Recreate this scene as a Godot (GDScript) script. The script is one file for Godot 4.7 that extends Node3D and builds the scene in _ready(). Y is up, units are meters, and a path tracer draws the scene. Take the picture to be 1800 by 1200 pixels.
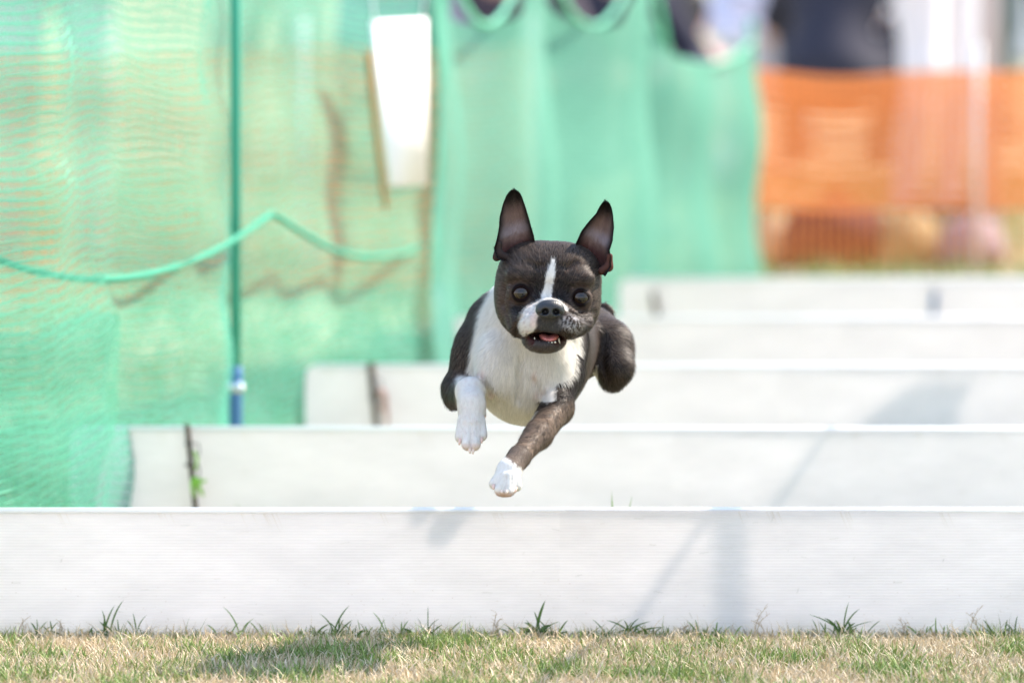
extends Node3D
# A small terrier leaping a row of low white hurdles beside a green net, seen through a long lens.

const F := 14000.0          # focal length in pixels of an 1800 x 1200 frame (280 mm on 36 x 24)
const HC := 0.89            # camera height
var pitch := -atan(726.0 / 14000.0)
var SUN := Vector3(0.78, 1.0, -0.45).normalized()
var rng := RandomNumberGenerator.new()
var taken := {}
var noise := FastNoiseLite.new()

# ---------------------------------------------------------------- helpers
func W(px: float, py: float, d: float) -> Vector3:
	var vx := (px - 900.0) / F
	var vy := (600.0 - py) / F
	var y := vy * cos(pitch) + sin(pitch)
	var z := vy * sin(pitch) - cos(pitch)
	var k := d / -z
	return Vector3(vx * k, HC + y * k, -d)

func X(px: float, d: float) -> float:
	return W(px, 600, d).x

func numbered(called: String) -> String:
	if not taken.has(called):
		taken[called] = 0
		return called
	taken[called] += 1
	return "%s_%03d" % [called, taken[called]]

func thing(called: String, label: String, category: String, at := Vector3.ZERO, turn := 0.0, group := "") -> Node3D:
	var o := Node3D.new()
	o.name = numbered(called)
	add_child(o)
	o.position = at
	o.rotation.y = turn
	tag(o, label, category, group)
	return o

func tag(o: Node, label: String, category: String, group := "") -> void:
	o.set_meta("label", label)
	o.set_meta("category", category)
	if group:
		o.set_meta("group", group)

func obj(called: String, mesh: Mesh, m: Material, parent: Node = null) -> MeshInstance3D:
	var o := MeshInstance3D.new()
	o.name = called if parent else numbered(called)
	o.mesh = mesh
	o.material_override = m
	(parent if parent else self).add_child(o, true)
	return o

func mat(c: Color, rough := 0.7, spec := 0.4) -> StandardMaterial3D:
	var m := StandardMaterial3D.new()
	m.albedo_color = c.linear_to_srgb()
	m.roughness = rough
	m.metallic_specular = spec
	return m

func through(m: StandardMaterial3D, c: Color, share := 0.9) -> void:
	m.backlight_enabled = true
	m.backlight = (c * (share / maxf(c.r, maxf(c.g, c.b)))).linear_to_srgb()
	m.backlight.a = 1.0

func vmat(rough := 0.7, spec := 0.4) -> StandardMaterial3D:
	var m := mat(Color.WHITE, rough, spec)
	m.vertex_color_use_as_albedo = true
	return m

func st_new() -> SurfaceTool:
	var st := SurfaceTool.new()
	st.begin(Mesh.PRIMITIVE_TRIANGLES)
	return st

func commit(st: SurfaceTool, smooth := true) -> ArrayMesh:
	st.index()
	st.generate_normals()
	return st.commit()

# tube through points with radii
func tube(st: SurfaceTool, pts: PackedVector3Array, r0: float, r1: float, sides := 8, cap := true) -> void:
	var n := pts.size()
	var rings := []
	var side := Vector3.ZERO
	for i in n:
		var t: Vector3 = (pts[min(i + 1, n - 1)] - pts[max(i - 1, 0)]).normalized()
		if side == Vector3.ZERO:
			side = t.cross(Vector3(0.13, 0.02, 0.99) if abs(t.z) < 0.8 else Vector3(0, 1, 0.1)).normalized()
		side = (side - t * side.dot(t)).normalized()
		var up := t.cross(side)
		var r := lerpf(r0, r1, float(i) / maxf(1, n - 1))
		var ring := PackedVector3Array()
		for k in sides:
			var a := TAU * k / sides
			ring.append(pts[i] + (side * cos(a) + up * sin(a)) * r)
		rings.append(ring)
	for i in n - 1:
		for k in sides:
			var k2 := (k + 1) % sides
			quad(st, rings[i][k], rings[i][k2], rings[i + 1][k2], rings[i + 1][k])
	if cap:
		for k in sides:
			var k2 := (k + 1) % sides
			tri(st, pts[0], rings[0][k2], rings[0][k])
			tri(st, pts[n - 1], rings[n - 1][k], rings[n - 1][k2])

func tri(st: SurfaceTool, a: Vector3, b: Vector3, c: Vector3) -> void:
	st.add_vertex(a)
	st.add_vertex(c)
	st.add_vertex(b)

func quad(st: SurfaceTool, a: Vector3, b: Vector3, c: Vector3, d: Vector3) -> void:
	tri(st, a, b, c)
	tri(st, a, c, d)

func seg(a: Vector3, b: Vector3, n := 1) -> PackedVector3Array:
	var p := PackedVector3Array()
	for i in n + 1:
		p.append(a.lerp(b, float(i) / n))
	return p

func bez(a: Vector3, b: Vector3, c: Vector3, n := 8) -> PackedVector3Array:
	var p := PackedVector3Array()
	for i in n + 1:
		var t := float(i) / n
		p.append(a.lerp(b, t).lerp(b.lerp(c, t), t))
	return p

# rounded box as chamfered block
func block(st: SurfaceTool, lo: Vector3, hi: Vector3, b: float) -> void:
	var c := (lo + hi) / 2
	var h := (hi - lo) / 2
	b = minf(b, minf(h.x, minf(h.y, h.z)) * 0.9)
	var axes := [Vector3.RIGHT, Vector3.UP, Vector3.BACK]
	for ax in 3:
		for s in [-1.0, 1.0]:
			var n: Vector3 = axes[ax] * s
			var u: Vector3 = axes[(ax + 1) % 3]
			var v: Vector3 = axes[(ax + 2) % 3] * s
			var hu: float = h[(ax + 1) % 3] - b
			var hv: float = h[(ax + 2) % 3] - b
			var o: Vector3 = c + n * h[ax]
			quad(st, o - u * hu - v * hv, o + u * hu - v * hv, o + u * hu + v * hv, o - u * hu + v * hv)
	for ax in 3:                                   # edges
		var u := (ax + 1) % 3
		var v := (ax + 2) % 3
		for su in [-1.0, 1.0]:
			for sv in [-1.0, 1.0]:
				var e := Vector3.ZERO
				e[ax] = h[ax] - b
				var p := Vector3.ZERO
				p[u] = su * h[u]
				p[v] = sv * (h[v] - b)
				var q := Vector3.ZERO
				q[u] = su * (h[u] - b)
				q[v] = sv * h[v]
				if su * sv > 0:
					quad(st, c + p - e, c + q - e, c + q + e, c + p + e)
				else:
					quad(st, c + q - e, c + p - e, c + p + e, c + q + e)
	for sx in [-1.0, 1.0]:
		for sy in [-1.0, 1.0]:
			for sz in [-1.0, 1.0]:
				var a := c + Vector3(sx * h.x, sy * (h.y - b), sz * (h.z - b))
				var bb := c + Vector3(sx * (h.x - b), sy * h.y, sz * (h.z - b))
				var cc := c + Vector3(sx * (h.x - b), sy * (h.y - b), sz * h.z)
				if sx * sy * sz > 0:
					tri(st, a, bb, cc)
				else:
					tri(st, a, cc, bb)

# ---------------------------------------------------------------- distance fields and surface nets
class Prim:
	var kind := 0            # 0 tapered capsule, 1 ellipsoid
	var a: Vector3
	var ba: Vector3
	var ll := 1.0
	var ra := 0.0
	var rb := 0.0
	var inv: Basis
	var r: Vector3
	var k := 0.01
	var zone := 0
	var c: Vector3
	var br := 0.0
	var sub := false
	func dist(p: Vector3) -> float:
		if kind == 0:
			var q := p - a
			var t := clampf(q.dot(ba) / ll, 0.0, 1.0)
			return (q - ba * t).length() - (ra + (rb - ra) * t)
		var e := inv * (p - a)
		var k0 := (e / r).length()
		var k1 := (e / (r * r)).length()
		return k0 * (k0 - 1.0) / k1 if k1 > 1e-6 else -r.x

func cap(a: Vector3, b: Vector3, ra: float, rb: float, k: float, zone := 0, sub := false) -> Prim:
	var q := Prim.new()
	q.a = a
	q.ba = b - a
	q.ll = maxf(q.ba.length_squared(), 1e-9)
	q.ra = ra
	q.rb = rb
	q.k = k
	q.zone = zone
	q.sub = sub
	q.c = (a + b) / 2
	q.br = (b - a).length() / 2 + maxf(ra, rb)
	return q

func ell(c: Vector3, r: Vector3, k: float, zone := 0, rot := Vector3.ZERO, sub := false) -> Prim:
	var q := Prim.new()
	q.kind = 1
	q.a = c
	q.r = r
	q.inv = Basis.from_euler(rot * PI / 180.0).inverse()
	q.k = k
	q.zone = zone
	q.sub = sub
	q.c = c
	q.br = maxf(r.x, maxf(r.y, r.z))
	return q

func field(p: Vector3, list: Array) -> float:
	var d := 10.0
	for q: Prim in list:
		var e := q.dist(p)
		var k := q.k
		if q.sub:
			e = -e
			var h := maxf(k - absf(d - e), 0.0) / k
			d = maxf(d, e) + h * h * k * 0.25
		else:
			var h := maxf(k - absf(d - e), 0.0) / k
			d = minf(d, e) - h * h * k * 0.25
	return d

func zone_at(p: Vector3, list: Array) -> int:
	var d := 10.0
	var z := 0
	for q: Prim in list:
		if not q.sub:
			var e := q.dist(p)
			if e < d:
				d = e
				z = q.zone
	return z

func near_prims(c: Vector3, r: float, list: Array) -> Array:
	var out := []
	for q: Prim in list:
		if c.distance_to(q.c) - q.br < r + q.k + 0.004:
			out.append(q)
	return out

# drops what cannot matter within r of c
func tighter(c: Vector3, r: float, list: Array) -> Array:
	var best := 10.0
	var es := PackedFloat32Array()
	for q: Prim in list:
		var e := q.dist(c)
		es.append(e)
		if not q.sub:
			best = minf(best, e)
	var out := []
	for i in list.size():
		var q: Prim = list[i]
		if q.sub:
			if es[i] < 3.0 * r + q.k:
				out.append(q)
		elif es[i] < best + 2.6 * r + 2.0 * q.k:
			out.append(q)
	return out

# returns [verts, normals, indices]
func nets(prims: Array, cell: float) -> Array:
	var lo := Vector3.ONE * 1e3
	var hi := Vector3.ONE * -1e3
	for q: Prim in prims:
		if not q.sub:
			var e := Vector3.ONE * q.br
			if q.kind == 0:
				var m := Vector3.ONE * maxf(q.ra, q.rb)
				lo = lo.min(q.a.min(q.a + q.ba) - m)
				hi = hi.max(q.a.max(q.a + q.ba) + m)
			else:
				lo = lo.min(q.a - e)
				hi = hi.max(q.a + e)
	lo -= Vector3.ONE * cell * 3.0
	hi += Vector3.ONE * cell * 3.0
	var B := 4
	var G := 4                                           # inner blocks along an outer one
	var gn := Vector3i(((hi - lo) / (cell * B * G)).ceil())
	var bn := gn * G
	var nx := bn.x * B + 1
	var ny := bn.y * B + 1
	var nz := bn.z * B + 1
	var val := PackedFloat32Array()
	val.resize(nx * ny * nz)
	val.fill(99.0)
	var cid := PackedInt32Array()
	cid.resize(nx * ny * nz)
	cid.fill(-1)
	var sy := nx
	var sz := nx * ny
	var R := cell * B * 0.5 * 1.7321
	var active := []
	for gz in gn.z:
		for gy in gn.y:
			for gx in gn.x:
				var gc := lo + (Vector3(gx, gy, gz) + Vector3.ONE * 0.5) * cell * B * G
				var wide := near_prims(gc, R * G, prims)
				if wide.is_empty():
					continue
				wide = tighter(gc, R * G, wide)
				var dg := field(gc, wide)
				if dg > R * G * 1.5 or dg < -R * G * 1.8:
					continue
				for bz in range(gz * G, gz * G + G):
					for by in range(gy * G, gy * G + G):
						for bx in range(gx * G, gx * G + G):
							var c := lo + (Vector3(bx, by, bz) + Vector3.ONE * 0.5) * cell * B
							var dc := field(c, wide)
							if dc > R * 1.5 or dc < -R * 1.8:
								continue
							var near := tighter(c, R, wide)
							active.append(Vector3i(bx, by, bz) * B)
							for z in range(bz * B, bz * B + B + 1):
								for y in range(by * B, by * B + B + 1):
									var i := z * sz + y * sy + bx * B
									for x in range(bx * B, bx * B + B + 1):
										if val[i] == 99.0:
											val[i] = field(lo + Vector3(x, y, z) * cell, near)
										i += 1
	var verts := PackedVector3Array()
	var corner := [0, 1, sy, sy + 1, sz, sz + 1, sz + sy, sz + sy + 1]
	var coff := [Vector3(0, 0, 0), Vector3(1, 0, 0), Vector3(0, 1, 0), Vector3(1, 1, 0), Vector3(0, 0, 1), Vector3(1, 0, 1), Vector3(0, 1, 1), Vector3(1, 1, 1)]
	var edges := [[0, 1], [2, 3], [4, 5], [6, 7], [0, 2], [1, 3], [4, 6], [5, 7], [0, 4], [1, 5], [2, 6], [3, 7]]
	for b: Vector3i in active:
		for z in range(b.z, b.z + B):
			for y in range(b.y, b.y + B):
				var i := z * sz + y * sy + b.x
				for x in range(b.x, b.x + B):
					var first := val[i] < 0.0
					var mixed := false
					for k in range(1, 8):
						if (val[i + corner[k]] < 0.0) != first:
							mixed = true
							break
					if mixed:
						var s := Vector3.ZERO
						var n := 0
						for e in edges:
							var v0 := val[i + corner[e[0]]]
							var v1 := val[i + corner[e[1]]]
							if (v0 < 0.0) != (v1 < 0.0):
								s += (coff[e[0]] as Vector3).lerp(coff[e[1]], v0 / (v0 - v1))
								n += 1
						cid[i] = verts.size()
						verts.append(lo + (Vector3(x, y, z) + s / n) * cell)
					i += 1
	var idx := PackedInt32Array()
	var axes := [[1, sy, sz], [sy, sz, 1], [sz, 1, sy]]
	for b: Vector3i in active:
		for z in range(b.z, b.z + B):
			for y in range(b.y, b.y + B):
				var i := z * sz + y * sy + b.x
				for x in range(b.x, b.x + B):
					if cid[i] >= 0:
						var v0 := val[i]
						for ax in axes:
							var j: int = i + ax[0]
							if (v0 < 0.0) != (val[j] < 0.0):
								var c0 := cid[i]
								var c1 := cid[i - ax[1]]
								var c2 := cid[i - ax[1] - ax[2]]
								var c3 := cid[i - ax[2]]
								if c0 < 0 or c1 < 0 or c2 < 0 or c3 < 0:
									continue
								if v0 < 0.0:
									idx.append_array([c0, c2, c1, c0, c3, c2])
								else:
									idx.append_array([c0, c1, c2, c0, c2, c3])
					i += 1
	var nor := PackedVector3Array()
	nor.resize(verts.size())
	for t in range(0, idx.size(), 3):
		var a := verts[idx[t]]
		var n := (verts[idx[t + 2]] - a).cross(verts[idx[t + 1]] - a)
		for k in 3:
			nor[idx[t + k]] += n
	for i in nor.size():
		nor[i] = nor[i].normalized()
	return [verts, nor, idx]

func array_mesh(v: PackedVector3Array, n: PackedVector3Array, idx: PackedInt32Array, col := PackedColorArray()) -> ArrayMesh:
	var arr := []
	arr.resize(Mesh.ARRAY_MAX)
	arr[Mesh.ARRAY_VERTEX] = v
	arr[Mesh.ARRAY_NORMAL] = n
	arr[Mesh.ARRAY_INDEX] = idx
	if col.size():
		arr[Mesh.ARRAY_COLOR] = col
	var m := ArrayMesh.new()
	m.add_surface_from_arrays(Mesh.PRIMITIVE_TRIANGLES, arr)
	return m

func shifted(v: PackedVector3Array, by: Vector3) -> PackedVector3Array:
	var o := PackedVector3Array()
	o.resize(v.size())
	for i in v.size():
		o[i] = v[i] - by
	return o

# ---------------------------------------------------------------- the scene
func _ready() -> void:
	# camera
	var cam := Camera3D.new()
	cam.name = "camera"
	var at := CameraAttributesPhysical.new()
	at.frustum_focal_length = 280.0
	at.frustum_focus_distance = 9.66
	at.frustum_near = 0.5
	at.frustum_far = 600.0
	at.exposure_aperture = 5.2
	cam.attributes = at
	add_child(cam)
	cam.position = Vector3(0, HC, 0)
	cam.rotation.x = pitch
	cam.current = true
	# sky and exposure
	var sky := ProceduralSkyMaterial.new()
	sky.sky_top_color = Color(0.56, 0.67, 0.83)
	sky.sky_horizon_color = Color(0.93, 0.92, 0.93)
	sky.sky_curve = 0.2
	sky.ground_bottom_color = Color(0.42, 0.40, 0.34)
	sky.ground_horizon_color = Color(0.75, 0.80, 0.80)
	sky.sun_angle_max = 20.0
	var we := WorldEnvironment.new()
	we.name = "world_environment"
	var env := Environment.new()
	env.background_mode = Environment.BG_SKY
	env.sky = Sky.new()
	env.sky.sky_material = sky
	env.background_energy_multiplier = 1.15
	env.tonemap_mode = Environment.TONE_MAPPER_LINEAR
	env.tonemap_exposure = 2.55
	env.sdfgi_enabled = true
	env.ssao_enabled = true
	env.ssil_enabled = true
	we.environment = env
	add_child(we)
	# sun
	var sun := DirectionalLight3D.new()
	sun.name = "sun"
	sun.light_color = Color(1.0, 0.95, 0.89)
	sun.light_energy = 1.5
	sun.light_angular_distance = 0.5
	sun.shadow_enabled = true
	add_child(sun)
	sun.look_at_from_position(SUN * 50.0, Vector3.ZERO)

	noise.seed = 5
	noise.frequency = 1.0
	ground()
	boards()
	left_net()
	right_net()
	orange_fences()
	backdrop()
	people()
	grass()
	weeds()
	dog()

# ---------------------------------------------------------------- ground
func noise_tex(n: int, lo: Color, hi: Color, freq: float, sd: int) -> ImageTexture:
	var f := FastNoiseLite.new()
	f.seed = sd
	f.frequency = freq
	f.fractal_octaves = 5
	var g := f.get_seamless_image(n, n)
	var im := Image.create(n, n, false, Image.FORMAT_RGB8)
	for y in n:
		for x in n:
			var v := smoothstep(0.25, 0.75, g.get_pixel(x, y).r)
			im.set_pixel(x, y, lo.lerp(hi, v))
	return ImageTexture.create_from_image(im)

func ground() -> void:
	var st := st_new()
	# one sheet, finer near the hurdles
	var zs := [30.0, 5.0, -5.0, -8.0, -9.0, -10.0, -12.0, -15.0, -20.0, -30.0, -60.0, -120.0, -500.0]
	var xs := [-400.0, -60.0, -10.0, -2.0, 0.0, 2.0, 10.0, 60.0, 400.0]
	for i in zs.size() - 1:
		for j in xs.size() - 1:
			quad(st, Vector3(xs[j], 0, zs[i]), Vector3(xs[j + 1], 0, zs[i]), Vector3(xs[j + 1], 0, zs[i + 1]), Vector3(xs[j], 0, zs[i + 1]))
	var m := mat(Color.WHITE, 0.95, 0.2)
	m.albedo_texture = noise_tex(512, Color(0.50, 0.50, 0.37), Color(0.68, 0.63, 0.52), 0.02, 3)
	m.uv1_triplanar = true
	m.uv1_world_triplanar = true
	m.uv1_scale = Vector3.ONE * 0.9
	var o := obj("ground", commit(st), m)
	o.set_meta("kind", "structure")

# ---------------------------------------------------------------- hurdles
var board_mat: StandardMaterial3D
var edge_mat: StandardMaterial3D

func board_texture() -> ImageTexture:
	var w := 1024
	var h := 256
	var im := Image.create(w, h, false, Image.FORMAT_RGB8)
	var f := FastNoiseLite.new()
	f.seed = 11
	f.frequency = 0.006
	f.fractal_octaves = 4
	var f2 := FastNoiseLite.new()
	f2.seed = 12
	f2.frequency = 0.05
	for y in h:
		var line := 0.965 if y % 6 < 2 else 1.0        # the inner walls of the flutes show through
		for x in w:
			var dirt := clampf(f.get_noise_2d(x, y * 1.5) * 0.022 + f2.get_noise_2d(x * 0.4, y) * 0.012, -0.05, 0.03)
			var low := smoothstep(0.8, 1.0, float(y) / h) * 0.05 * (0.7 + f.get_noise_2d(x * 3, y))
			var v := 0.972 * line + dirt - low
			im.set_pixel(x, y, Color(v, v * 0.997, v * 0.988 - low * 0.3))
	var r := RandomNumberGenerator.new()
	r.seed = 21
	for k in 60:                                       # scuffs and specks
		var x0 := r.randf() * w
		var y0 := r.randf() * h
		var n := r.randi_range(1, 12)
		var a := r.randf_range(-0.4, 0.4) + (PI / 2 if r.randf() < 0.3 else 0.0)
		var tone := r.randf_range(0.78, 0.93)
		for i in n:
			var xx := int(x0 + cos(a) * i)
			var yy := int(y0 + sin(a) * i)
			if xx >= 0 and yy >= 0 and xx < w and yy < h:
				im.set_pixel(xx, yy, im.get_pixel(xx, yy).lerp(Color(tone, tone, tone * 0.97), 0.7))
	for k in 260:                                      # mud flecks thrown up along the foot
		var x := r.randi_range(0, w - 1)
		var y := h - 1 - int(pow(r.randf(), 2.2) * h * 0.45)
		im.set_pixel(x, y, im.get_pixel(x, y).lerp(Color(0.55, 0.46, 0.36), r.randf_range(0.15, 0.55)))
	for k in 9:                                        # faint rubbed streaks under the lip
		var x0 := r.randi_range(20, w - 40)
		for q in r.randi_range(3, 9):
			var xx := x0 + r.randi_range(-9, 9)
			var n := r.randi_range(10, 46)
			for i in n:
				var x := clampi(xx + int(i * 0.25), 0, w - 1)
				im.set_pixel(x, 4 + i, im.get_pixel(x, 4 + i).lerp(Color(0.86, 0.83, 0.76), 0.35 * (1.0 - float(i) / n)))
	return ImageTexture.create_from_image(im)

# a fluted sheet standing from x0 to x1 with its face towards +z; the end corners are rounded
func sheet(x0: float, x1: float, h: float, th: float) -> ArrayMesh:
	var st := st_new()
	var rows := 44
	var cols := 40
	var rad := 0.016
	var outline := func(u: float, y: float) -> float:
		var x := lerpf(x0, x1, u)
		if y > h - rad:
			var cut := rad - sqrt(maxf(0.0, rad * rad - pow(y - (h - rad), 2)))
			x = clampf(x, x0 + cut, x1 - cut)
		return x
	var ys := []
	for i in rows + 1:
		var y := h * i / rows
		ys.append([y, 0.0])
		if i < rows:
			ys.append([y + h / rows * 0.18, 0.00035])
			ys.append([y + h / rows * 0.82, 0.00035])
	for side in [1.0, -1.0]:
		for i in ys.size() - 1:
			for j in cols:
				var p := []
				for c in [[i, j], [i, j + 1], [i + 1, j + 1], [i + 1, j]]:
					var y: float = ys[c[0]][0]
					var u := float(c[1]) / cols
					var x: float = outline.call(u, y)
					var wob := sin(x * 3.1 + 1.0) * 0.002 + sin(x * 7.3) * 0.0008
					p.append([Vector3(x, y, wob + side * (th / 2 + ys[c[0]][1] - 0.00035)), Vector2(x * 0.9, 1.0 - y / h)])
				var order := [0, 2, 1, 0, 3, 2] if side > 0 else [0, 1, 2, 0, 2, 3]
				for q in order:
					st.set_uv(p[q][1])
					st.add_vertex(p[q][0])
	# closing strips: top and ends
	for j in cols:
		var xa := lerpf(x0 + rad, x1 - rad, float(j) / cols)
		var xb := lerpf(x0 + rad, x1 - rad, float(j + 1) / cols)
		var wa := sin(xa * 3.1 + 1.0) * 0.002 + sin(xa * 7.3) * 0.0008
		var wb := sin(xb * 3.1 + 1.0) * 0.002 + sin(xb * 7.3) * 0.0008
		st.set_uv(Vector2(xa, 0.03))
		quad(st, Vector3(xa, h, wa + th / 2), Vector3(xb, h, wb + th / 2), Vector3(xb, h, wb - th / 2), Vector3(xa, h, wa - th / 2))
	for e in [0.0, 1.0]:
		for i in rows:
			var ya := h * i / rows
			var yb := h * (i + 1) / rows
			var xa: float = outline.call(e, ya)
			var xb: float = outline.call(e, yb)
			var w0 := sin(xa * 3.1 + 1.0) * 0.002 + sin(xa * 7.3) * 0.0008
			if e > 0.5:
				quad(st, Vector3(xa, ya, w0 + th / 2), Vector3(xa, ya, w0 - th / 2), Vector3(xb, yb, w0 - th / 2), Vector3(xb, yb, w0 + th / 2))
			else:
				quad(st, Vector3(xa, ya, w0 - th / 2), Vector3(xa, ya, w0 + th / 2), Vector3(xb, yb, w0 + th / 2), Vector3(xb, yb, w0 - th / 2))
	return commit(st)

func boards() -> void:
	board_mat = mat(Color(0.93, 0.93, 0.925), 0.42, 0.45)
	board_mat.albedo_color = Color(0.975, 0.962, 0.968)
	board_mat.albedo_texture = board_texture()
	board_mat.backlight_enabled = true
	board_mat.backlight = Color(1, 1, 1)
	edge_mat = mat(Color(0.93, 0.93, 0.93), 0.4, 0.5)
	edge_mat.backlight_enabled = true
	edge_mat.backlight = Color(1, 1, 1)
	var wood := mat(Color(0.10, 0.075, 0.055), 0.9, 0.2)
	var tie := mat(Color(0.03, 0.03, 0.035), 0.4)
	var green := mat(Color(0.30, 0.55, 0.08), 0.6)
	var pinkish := mat(Color(0.55, 0.32, 0.26), 0.7)
	var blue := mat(Color(0.12, 0.22, 0.36), 0.5)
	var labels := [
		"nearest white fluted plastic hurdle board, right behind the grass strip",
		"second white plastic hurdle board, with a dark stick and green tie on its face",
		"third white hurdle board with a round shadow on its right and a brown stake",
		"fourth white hurdle board, mostly hidden behind the dog and the third board",
		"farthest white hurdle board, in front of the orange fence",
	]
	# px of the left end, depth, turn, px of stakes
	var spec := [[-330.0, 10.0, 0.006], [120.0, 11.65, -0.018], [536.0, 13.3, -0.004], [787.0, 14.95, 0.0], [1088.0, 16.6, -0.004]]
	for i in 5:
		var d: float = spec[i][1]
		var x0 := X(spec[i][0], d)
		var x1: float = 1.0 + 0.12 * i
		var mid := (x0 + x1) / 2
		var t := thing("hurdle_board", labels[i], "hurdle", Vector3(mid, 0, -d), spec[i][2], "low white hurdles across the dog run")
		var half := (x1 - x0) / 2
		var h := 0.1595 if i != 1 else 0.158
		obj("panel", sheet(-half, half, h, 0.0045), board_mat, t)
		var st := st_new()                              # folded lip along the top
		tube(st, PackedVector3Array([Vector3(-half + 0.018, h - 0.001, 0), Vector3(0, h - 0.001, 0), Vector3(half - 0.018, h - 0.001, 0)]), 0.0042, 0.0042, 10)
		obj("top_edge", commit(st), edge_mat, t)
		var stakes := []
		if i == 0: stakes = [-half + 0.05, half - 0.06]
		if i == 1: stakes = [X(338, d) - mid, half - 0.1]
		if i == 2: stakes = [X(660, d) - mid, half - 0.12]
		if i == 3: stakes = [X(905, d) - mid, half - 0.1]
		if i == 4: stakes = [X(1155, d) - mid, X(1640, d) - mid]
		for k in stakes.size():
			var sx: float = stakes[k]
			st = st_new()
			var lean := 0.008 if k == 0 else -0.004
			var top := h + (0.006 if i < 3 else -0.03)
			tube(st, PackedVector3Array([Vector3(sx - lean, top, 0.010), Vector3(sx - lean * 0.2, h * 0.6, 0.0115), Vector3(sx + lean * 0.6, 0.03, 0.010), Vector3(sx + lean, -0.03, 0.009)]), 0.0042 if i < 2 else 0.0065, 0.0038, 7)
			obj("stake", commit(st), (wood if k == 0 else blue) if i > 0 else blue, t)
			st = st_new()
			for yy in [h * 0.86, h * 0.66]:
				var ring := PackedVector3Array()
				for a in 13:
					ring.append(Vector3(sx - lean * 0.7 + cos(TAU * a / 12) * 0.0055, yy + sin(a * 1.0) * 0.001, 0.0105 + sin(TAU * a / 12) * 0.0055))
				tube(st, ring, 0.0012, 0.0012, 5, false)
				tube(st, bez(Vector3(sx + 0.003, yy, 0.016), Vector3(sx + 0.012, yy + 0.006, 0.022), Vector3(sx + 0.010, yy - 0.018, 0.02), 6), 0.0011, 0.0008, 5)
			obj("cable_tie", commit(st), tie, t)
			if i == 1 and k == 0:
				st = st_new()
				tube(st, bez(Vector3(sx + 0.002, 0.125, 0.017), Vector3(sx + 0.010, 0.115, 0.021), Vector3(sx + 0.004, 0.098, 0.017), 6), 0.0022, 0.0022, 6)
				tube(st, bez(Vector3(sx + 0.004, 0.085, 0.016), Vector3(sx + 0.012, 0.078, 0.024), Vector3(sx + 0.020, 0.083, 0.022), 6), 0.0042, 0.002, 6)
				tube(st, bez(Vector3(sx + 0.004, 0.083, 0.016), Vector3(sx + 0.012, 0.066, 0.024), Vector3(sx + 0.016, 0.060, 0.02), 6), 0.0045, 0.0015, 6)
				tube(st, bez(Vector3(sx + 0.003, 0.086, 0.016), Vector3(sx - 0.004, 0.075, 0.024), Vector3(sx + 0.004, 0.058, 0.02), 6), 0.004, 0.002, 6)
				var g := obj("plastic_tie", commit(st), green, t)
				g.set_meta("label", "bright green tie knotted round the stick")
			if i == 2 and k == 0:
				st = st_new()
				tube(st, bez(Vector3(sx + 0.006, 0.120, 0.018), Vector3(sx + 0.022, 0.112, 0.024), Vector3(sx + 0.014, 0.085, 0.02), 6), 0.007, 0.004, 6)
				tube(st, bez(Vector3(sx + 0.010, 0.095, 0.018), Vector3(sx + 0.024, 0.085, 0.024), Vector3(sx + 0.018, 0.060, 0.02), 6), 0.006, 0.002, 6)
				obj("tape_scrap", commit(st), pinkish, t)

# ---------------------------------------------------------------- nets
func net_tex(base_a: float, sd: int) -> ImageTexture:
	var n := 256
	var im := Image.create(n, n, false, Image.FORMAT_RGBA8)
	var f := FastNoiseLite.new()
	f.seed = sd
	f.frequency = 0.02
	f.fractal_octaves = 3
	var g := f.get_seamless_image(n, n)
	for y in n:
		for x in n:
			var v := g.get_pixel(x, y).r - 0.5
			var row := 0.5 + 0.5 * cos(TAU * y / 32.0)
			var a := clampf(base_a + v * 0.25 + (row - 0.5) * 0.16, 0.05, 1.0)
			im.set_pixel(x, y, Color(0.98 + v * 0.04, 1, 1, a))
	return ImageTexture.create_from_image(im)

func net_mat(c: Color, a: float, sd: int) -> StandardMaterial3D:
	var m := mat(c, 0.65, 0.3)
	m.albedo_texture = net_tex(a, sd)
	m.transparency = BaseMaterial3D.TRANSPARENCY_ALPHA
	m.backlight_enabled = true
	m.backlight = Color(0.9, 0.9, 0.9)
	m.cull_mode = BaseMaterial3D.CULL_DISABLED
	return m

# piecewise path in plan: [x, depth]
func path_at(path: Array, s: float) -> Vector3:
	var n := path.size() - 1
	var f := clampf(s, 0.0, 1.0) * n
	var i := mini(int(f), n - 1)
	var t := f - i
	var p0: Array = path[maxi(i - 1, 0)]
	var p1: Array = path[i]
	var p2: Array = path[i + 1]
	var p3: Array = path[mini(i + 2, n)]
	return Vector3(cubic_interpolate(p1[0], p2[0], p0[0], p3[0], t), 0, -cubic_interpolate(p1[1], p2[1], p0[1], p3[1], t))

# a hanging net: top(s), bottom(s) heights, fold amplitude
func net_surface(path: Array, s0: float, s1: float, top: Callable, bottom: Callable, fold: Callable, ns: int, nt: int) -> Array:
	var rows := []
	for j in nt + 1:
		var row := PackedVector3Array()
		var t := float(j) / nt
		for i in ns + 1:
			var s := lerpf(s0, s1, float(i) / ns)
			var p := path_at(path, s)
			var q := path_at(path, s + 0.002) - path_at(path, s - 0.002)
			var side := Vector3(-q.z, 0, q.x).normalized()
			p += side * float(fold.call(s, t))
			p.y = lerpf(float(bottom.call(s)), float(top.call(s)), t)
			row.append(p)
		rows.append(row)
	return rows

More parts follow.
